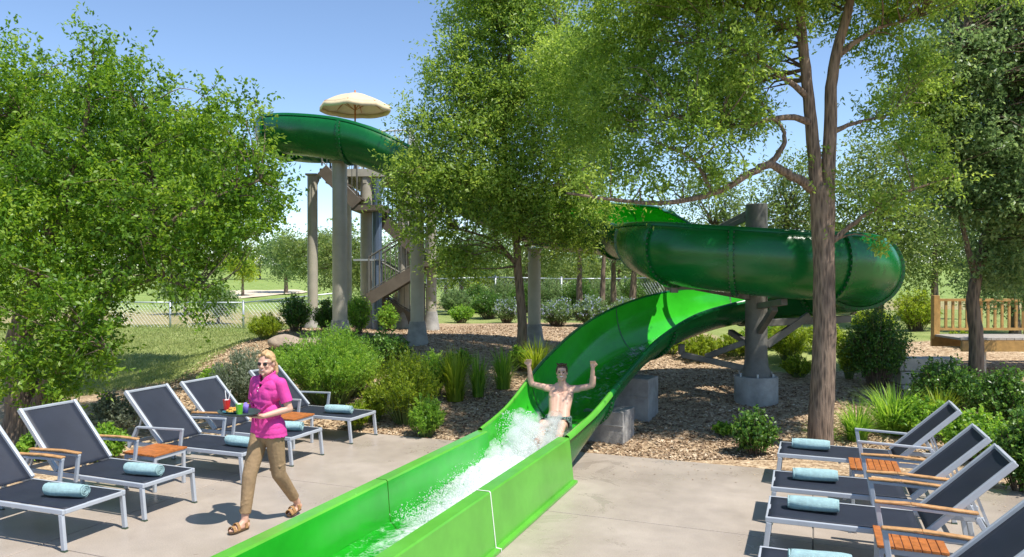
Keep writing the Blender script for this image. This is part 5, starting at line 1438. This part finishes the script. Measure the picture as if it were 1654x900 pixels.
bgtree(462, 458, 66, [((462, 425, 30, 26), 0), ((460, 400, 26, 20), 0), ((440, 405, 16, 14), 0)], 'grey green tree standing on the golf course slope', 'leaf_dark', 55, 260, rt=.22, Ls=.2, crad=.8)
bgtree(392, 458, 62, [((392, 435, 20, 14), 0), ((380, 425, 16, 12), 0), ((402, 440, 12, 10), 0)], 'small bright green tree on the golf course slope', 'leaf_yellow', 56, 120, rt=.15, Ls=.18, crad=.6)
bgtree(352, 520, 36, [((352, 490, 30, 18), 0), ((345, 478, 18, 12), 0)], 'small dark tree just past the lawn fence', 'leaf_dark', 57, 140, rt=.1, Ls=.12, crad=.4)
bgtree(300, 500, 44, [((290, 460, 36, 30), 0)], 'dark tree half hidden behind the drooping oak branch', 'leaf_dark', 58, 140, Ls=.15)
# far woods along the golf course reads as one mass
rng = np.random.default_rng(77); cc = []; 
for k in range(900):
    px = rng.uniform(-500, 2300); Y = rng.uniform(120, 160); x = (px - 827) / FPX * Y; h = rng.uniform(5, 12) * (.7 + .5 * math.sin(px * .013) ** 2)
    cc.append((x, Y, gz(x, Y) + rng.uniform(0, h)))
cc = np.array(cc); arr = spray_leaves(rng, cc, rng.uniform(1.2, 2.2, len(cc)), 48, 4, cc - np.array([0, 0, 2.0]), .55, .35)
o = leaves('woods', *arr, M['leaf_bg']); tag(o, 'distant woods along the golf course', None, None, 'stuff')

# --- shrubs and grasses
def shrub(px, pyb, wpx, hpx, label, leaf='leaf_shrub', kind='feather', seed=0, dens=1.0, name='shrub', group='shrubs planted around the deck', Lm=1.0):
    x, y, z = ghit(px, pyb); s = y / FPX; w = wpx * s; h = hpx * s
    rng = np.random.default_rng(1000 + seed); rnd = random.Random(seed)
    t = thing(name, label, 'plant' if kind in ('strap', 'flower') else 'shrub', (x, y, z), 0, group)
    ns_ = int(95 * dens * max(.5, w / .8)) if kind != 'strap' else 0
    if kind == 'strap':      # arching blades
        n = int(260 * dens); seg = 5
        a = rng.uniform(0, 2 * math.pi, n); r0 = rng.random(n) ** .5 * w * .22; ln = h * rng.uniform(.35, 1.2, n); bend = rng.uniform(.1, 1.1, n) * w * .62
        bw_ = .010 * Lm * rng.uniform(.7, 1.4, n)
        V_ = np.zeros((n, seg + 1, 2, 3))
        for q in range(seg + 1):
            f = q / seg; rr = r0 + bend * f ** 2; zc = ln * (f - .22 * f ** 3 * (bend / (w * .45 + 1e-6)))
            wv_ = bw_ * (1 - f) ** .6
            for side, sg in enumerate((-1, 1)):
                V_[:, q, side, 0] = rr * np.cos(a) - sg * wv_ * np.sin(a); V_[:, q, side, 1] = rr * np.sin(a) + sg * wv_ * np.cos(a); V_[:, q, side, 2] = zc
        base = (np.arange(n) * (seg + 1) * 2)[:, None]
        Q_ = np.stack([np.stack([base[:, 0] + q * 2, base[:, 0] + q * 2 + 1, base[:, 0] + q * 2 + 3, base[:, 0] + q * 2 + 2], 1) for q in range(seg)], 1).reshape(-1, 4)
        tn = np.repeat(np.clip(rng.normal(.5, .2, n), 0, 1), seg)
        npmesh('blades', V_.reshape(-1, 3), Q_, M[leaf], t, tn); return t
    mb = MB(); C_ = []; O_ = []
    for i in range(ns_):
        a = rnd.uniform(0, 6.283); q = rnd.random() ** .5; hh = h * (1 - .45 * q ** 2) * rnd.uniform(.75, 1.1)
        tip = np.array([q * w * .5 * math.cos(a), q * w * .5 * math.sin(a), hh]); b0 = np.array([tip[0] * .3, tip[1] * .3, 0.]); mid = b0 * .4 + tip * .6 + np.array([0, 0, .08 * h])
        mb.tube([b0, mid, tip], [.005, .004, .002], 4)
        for f in (.35, .55, .75, .95): C_.append(b0 * (1 - f) ** 2 + mid * 2 * f * (1 - f) + tip * f * f); O_.append(np.array([0, 0, h * .1]))
    mb.build('stems', M['bark_dark'] if kind != 'feather' else M['stem'], t)
    C_ = np.array(C_); O_ = np.array(O_)
    if kind == 'feather':
        arr = spray_leaves(rng, C_, h * .13, int(24), 3, O_, .060 * Lm, .014 * Lm, .9, .02, spread=.3)
    else:
        arr = spray_leaves(rng, C_, h * .13, int(16), 4, O_, .055 * Lm, .030 * Lm, .3, .12, spread=.6)
    leaves('foliage', *arr, M[leaf], t)
    if kind == 'flower':
        sel = C_[rng.random(len(C_)) < .45]; sel = sel[sel[:, 2] > h * .35]
        arr = spray_leaves(rng, sel, h * .09, 14, 3, sel - np.array([0, 0, .1]), .035, .030, .5, 0, spread=.8); leaves('blossom', *arr, M['blossom'], t)
    return t
M['stem'] = simple('green_stem', (.10, .16, .04), .6, .2, 20)
S = [
 (392, 658, 100, 92, 'grey green feathery shrub rising behind the head of the woman', 'leaf_silver', 'feather', 1.0),
 (535, 652, 165, 118, 'large bright green feathery bush right behind the farthest left lounger', 'leaf_shrub', 'feather', 1.5),
 (655, 684, 115, 112, 'yellow green feathery bush right of the large bright bush', 'leaf_yellow', 'feather', 1.2),
 (606, 682, 44, 62, 'small yellowish bush between the two bright feathery bushes', 'leaf_yellow', 'feather', .9),
 (687, 706, 62, 64, 'small round bush at the deck corner beside the slide', 'leaf_shrub', 'feather', .9),
 (615, 600, 100, 66, 'dark leafy bush at the foot of the lit column', 'leaf_glossy', 'leafy', 1.0),
 (470, 600, 70, 44, 'low dark bush left of the thickest column', 'leaf_glossy', 'leafy', .8),
 (430, 548, 60, 40, 'yellow green shrub at the mulch edge near the lawn fence', 'leaf_yellow', 'feather', .9),
 (478, 536, 50, 60, 'dark evergreen shrub left of the leftmost column', 'leaf_glossy', 'leafy', 1.0),
 (527, 536, 40, 52, 'dark evergreen shrub between the leftmost and thickest columns', 'leaf_glossy', 'leafy', 1.0),
 (578, 540, 44, 66, 'bright green shrub behind the thickest column', 'leaf_shrub', 'leafy', 1.0),
 (625, 535, 34, 44, 'small green shrub under the tower stair', 'leaf_shrub', 'leafy', .9),
 (745, 522, 46, 30, 'light green low plant left of the flowering bushes', 'leaf_shrub', 'leafy', .8),
 (790, 515, 60, 44, 'dark green bush behind the thin elm trunk', 'leaf_glossy', 'leafy', 1.0),
 (1190, 576, 90, 36, 'low yellow green ground plants under the slide left of the big post', 'leaf_yellow', 'feather', 1.0),
 (1275, 584, 70, 62, 'yellow green plants between the big post and the forked trunk', 'leaf_yellow', 'feather', 1.0),
 (1130, 582, 70, 40, 'pale green ground plants beneath the lower flume', 'leaf_yellow', 'feather', .9),
 (1240, 560, 90, 40, 'green ground plants behind the big post', 'leaf_shrub', 'leafy', .9),
 (1330, 570, 70, 50, 'yellow green plants behind the forked trunk', 'leaf_yellow', 'leafy', .9),
 (1410, 540, 70, 40, 'sunny low plants beyond the tall dark leafy shrub', 'leaf_yellow', 'leafy', .9),
 (345, 640, 60, 50, 'feathery bush at the left end of the shrub row', 'leaf_shrub', 'feather', .8),
 (450, 628, 80, 60, 'dull green feathery bush just right of the head of the woman', 'leaf_shrub', 'feather', 1.0),
 (575, 640, 80, 80, 'bright feathery bush behind the large bright bush', 'leaf_shrub', 'feather', 1.0),
 (700, 640, 60, 70, 'green feathery bush left of the strappy grass', 'leaf_shrub', 'feather', .9),
 (575, 694, 46, 44, 'yellowish feathery bush low in front of the large bright bush', 'leaf_yellow', 'feather', .9),
 (840, 600, 40, 40, 'small weedy plant at the base of the thin elm trunk', 'leaf_shrub', 'leafy', .7),
 (1085, 572, 40, 26, 'small sprig of green in the mulch under the flume', 'leaf_yellow', 'feather', .6),
 (1290, 610, 60, 34, 'low weeds in the mulch right of the concrete pedestal', 'leaf_yellow', 'feather', .7),
 (1170, 705, 40, 22, 'tiny weed in the mulch left of the bush at the deck edge', 'leaf_shrub', 'leafy', .6),
 (740, 600, 50, 34, 'low leafy plant behind the strappy grass clumps', 'leaf_shrub', 'leafy', .8),
 (560, 575, 60, 40, 'green leafy plant at the foot of the thickest column', 'leaf_shrub', 'leafy', .9),
 (1220, 736, 74, 72, 'small leafy bush at the deck edge below the concrete pedestal', 'leaf_glossy', 'leafy', 1.0),
 (1418, 625, 96, 130, 'tall dark leafy shrub left of the limestone wall', 'leaf_glossy', 'leafy', 1.5),
 (1372, 612, 40, 72, 'yellow green plants just right of the forked trunk', 'leaf_yellow', 'feather', 1.0),
 (1530, 672, 110, 92, 'leafy shrub in front of the limestone wall with loose tall stems', 'leaf_glossy', 'leafy', 1.2),
 (1625, 700, 110, 100, 'dark leafy shrub at the right edge below the footbridge', 'leaf_glossy', 'leafy', 1.4),
 (1655, 800, 90, 130, 'dark leafy shrub at the right edge behind the lounger backs', 'leaf_glossy', 'leafy', 1.4),
 (1490, 705, 120, 60, 'broad leafy ground shrub behind the last right lounger', 'leaf_shrub', 'leafy', 1.2),
 (1580, 745, 110, 80, 'mid green shrub between the lounger backs and the right edge', 'leaf_shrub', 'leafy', 1.3),
 (1480, 535, 70, 66, 'light yellow green shrub left of the footbridge end post', 'leaf_yellow', 'leafy', 1.0),
 (180, 712, 80, 76, 'silvery low plants under the oak behind the left loungers', 'leaf_silver', 'leafy', .9),
 (255, 690, 60, 60, 'silvery spiky plants between the left lounger backs', 'leaf_silver', 'feather', .9),
 (170, 745, 70, 56, 'green leafy ground plants behind the left teak table', 'leaf_shrub', 'leafy', 1.0),
 (60, 745, 60, 50, 'green plants at the foot of the oak trunk', 'leaf_shrub', 'leafy', .9),
 (1560, 560, 60, 26, 'low green plants on top of the limestone wall', 'leaf_yellow', 'feather', .8),
]
for i, (px, py, w, h, lb, lf, kd, dn) in enumerate(S): shrub(px, py, w, h, lb, lf, kd, i, dn)
G = [(735, 648, 62, 88, 'clump of strappy green grass left of the two thin clumps', 'leaf_yellow', 1.3), (772, 642, 40, 72, 'thin clump of strappy grass beside the wide grass clump', 'leaf_shrub', .8), (813, 628, 50, 70, 'clump of bright grass nearest the elm trunk', 'leaf_shrub', 1.0),
     (868, 606, 70, 60, 'yellowish grass clump between the pale column and the flume', 'leaf_yellow', 1.2), (1445, 700, 110, 80, 'wide clump of dark arching grass right of the forked trunk', 'leaf_shrub', 1.8), (1385, 712, 70, 66, 'grass clump at the foot of the forked trunk', 'leaf_shrub', 1.2), (1520, 700, 60, 76, 'upright grass clump behind the last lounger back', 'leaf_yellow', 1.0),
     (1330, 716, 60, 36, 'short grass tuft in front of the forked trunk', 'leaf_shrub', .7), (410, 540, 34, 34, 'dry grass tuft at the end of the lawn fence', 'leaf_yellow', .7)]
for i, (px, py, w, h, lb, lf, dn) in enumerate(G): shrub(px, py, w, h, lb, lf, 'strap', 60 + i, dn, 'grass_clump', 'strappy grass clumps')
HB = [(735, 508, 60, 40), (770, 506, 60, 46), (812, 503, 60, 50), (850, 505, 60, 48), (890, 506, 60, 56), (935, 507, 60, 56), (975, 506, 60, 56), (1015, 505, 60, 56), (1055, 502, 60, 60)]
for i, (px, py, w, h) in enumerate(HB): shrub(px, py, w, h, 'dark bush of the continuous hedge in front of the far chain link fence', 'leaf_glossy' if i % 2 else 'leaf_dark', 'leafy', 120 + i, 1.2, 'hedge_bush', 'hedge bushes along the far fence')
Fl = [(818, 522, 46, 42, 'pale blossoming bush left of the single column'), (900, 527, 66, 46, 'pale blue flowering bush right of the single column'), (955, 527, 66, 46, 'flowering bush under the row of trunks'), (1010, 520, 50, 40, 'flowering bush partly hidden by the flume')]
for i, (px, py, w, h, lb) in enumerate(Fl): shrub(px, py, w, h, lb, 'leaf_dark', 'flower', 80 + i, 1.0, 'flowering_bush', 'flowering bushes along the fence')
# boulders by the leftmost column
for i, (px, py, r, lb) in enumerate([(466, 566, .42, 'tan boulder in the mulch left of the thickest column'), (500, 560, .25, 'small brown rock right of the tan boulder')]):
    x, y, z = ghit(px, py); mb = MB(); mb.ell((0, 0, r * .35), (r, r * .8, r * .45), 22, 14)
    mb.v = [tuple(Vector(v) * (1 + .35 * mnoise.noise(Vector(v) * 2.2 / r * .5 + Vector((i * 5, 0, 0))))) for v in mb.v]
    o = mb.build('boulder', M['rock'], None, True); o.location = (x, y, z); tag(o, lb, 'boulder')

# --- loose bark chips and lawn grass (uncountable)
m, nt, out = nmat('bark_chips'); at = node(nt, 'ShaderNodeAttribute', attribute_name='tint'); b = node(nt, 'ShaderNodeBsdfPrincipled', i_Roughness=.9)
nt.links.new(ramp(nt, at.outputs['Fac'], [(0, (.12, .075, .045)), (.4, (.34, .225, .135)), (.75, (.52, .38, .24)), (1, (.70, .57, .41))]), b.inputs['Base Color']); nt.links.new(b.outputs[0], out.inputs['Surface']); M['chips'] = m
rng = np.random.default_rng(9); N = 60000
Yc = 10.0 + 11 * rng.random(N) ** 1.5; Xc = rng.uniform(-6.5, 7.5, N); s_ = Xc * AX + Yc * AY; tt_ = Xc * AY - Yc * AX
ok = (s_ > 10.0) & ((np.abs(Xc) < Yc * .72)) & ~((Yc > 14) & (Xc > 4.5)); Xc, Yc = Xc[ok], Yc[ok]; N = len(Xc)
c = np.stack([Xc, Yc, terrain(Xc, Yc) + .012], 1); u = rng.normal(size=(N, 3)); u[:, 2] *= .25; u = unit(u); nr = unit(rng.normal(size=(N, 3)) * .35 + np.array([0, 0, 1.]))
o = leaves('bark_mulch', c, u, nr, rng.uniform(.025, .085, N), rng.uniform(.015, .04, N), rng.random(N), M['chips']); tag(o, 'loose bark mulch chips', None, None, 'stuff')
N = 70000
Yc = 11.5 + 24 * rng.random(N) ** 1.3; Xc = -(Yc * .70) + rng.random(N) * (Yc * .70 - 4.6); 
mu_ = sstep(-6.6, -5.2, Xc + .10 * (Yc - 12)); ok = (rng.random(N) > mu_ * 1.3) & (Yc > 14.5); Xc, Yc = Xc[ok], Yc[ok]; N = len(Xc)
h = rng.uniform(.04, .10, N) * (Yc / 18) ** .5
c = np.stack([Xc, Yc, terrain(Xc, Yc) + h * .45], 1); u = unit(rng.normal(size=(N, 3)) * .45 + np.array([0, 0, 1.])); nr = unit(rng.normal(size=(N, 3)) * np.array([1, 1, .3]))
o = leaves('lawn_grass', c, u, nr, h, .018 * (Yc / 18), np.clip(rng.normal(.55, .2, N), 0, 1), M['leaf_lawn']); tag(o, 'short lawn grass', None, None, 'stuff')
# fallen leaves blown onto the deck edge
N = 260; s_ = rng.uniform(9.0, 10.0, N) ; t_ = rng.uniform(-5.5, 2.2, N); ok = (t_ < -4) | (t_ > -2.4); s_, t_ = s_[ok], t_[ok]; N = len(s_)
c = np.stack([s_ * AX + t_ * AY, s_ * AY - t_ * AX, np.full(N, .006)], 1); u = unit(rng.normal(size=(N, 3)) * np.array([1, 1, .05])); nr = unit(rng.normal(size=(N, 3)) * .15 + np.array([0, 0, 1.]))
o = leaves('leaf_litter', c, u, nr, rng.uniform(.012, .035, N), rng.uniform(.008, .018, N), rng.random(N), M['chips']); tag(o, 'fallen leaf litter on the deck edge', None, None, 'stuff')
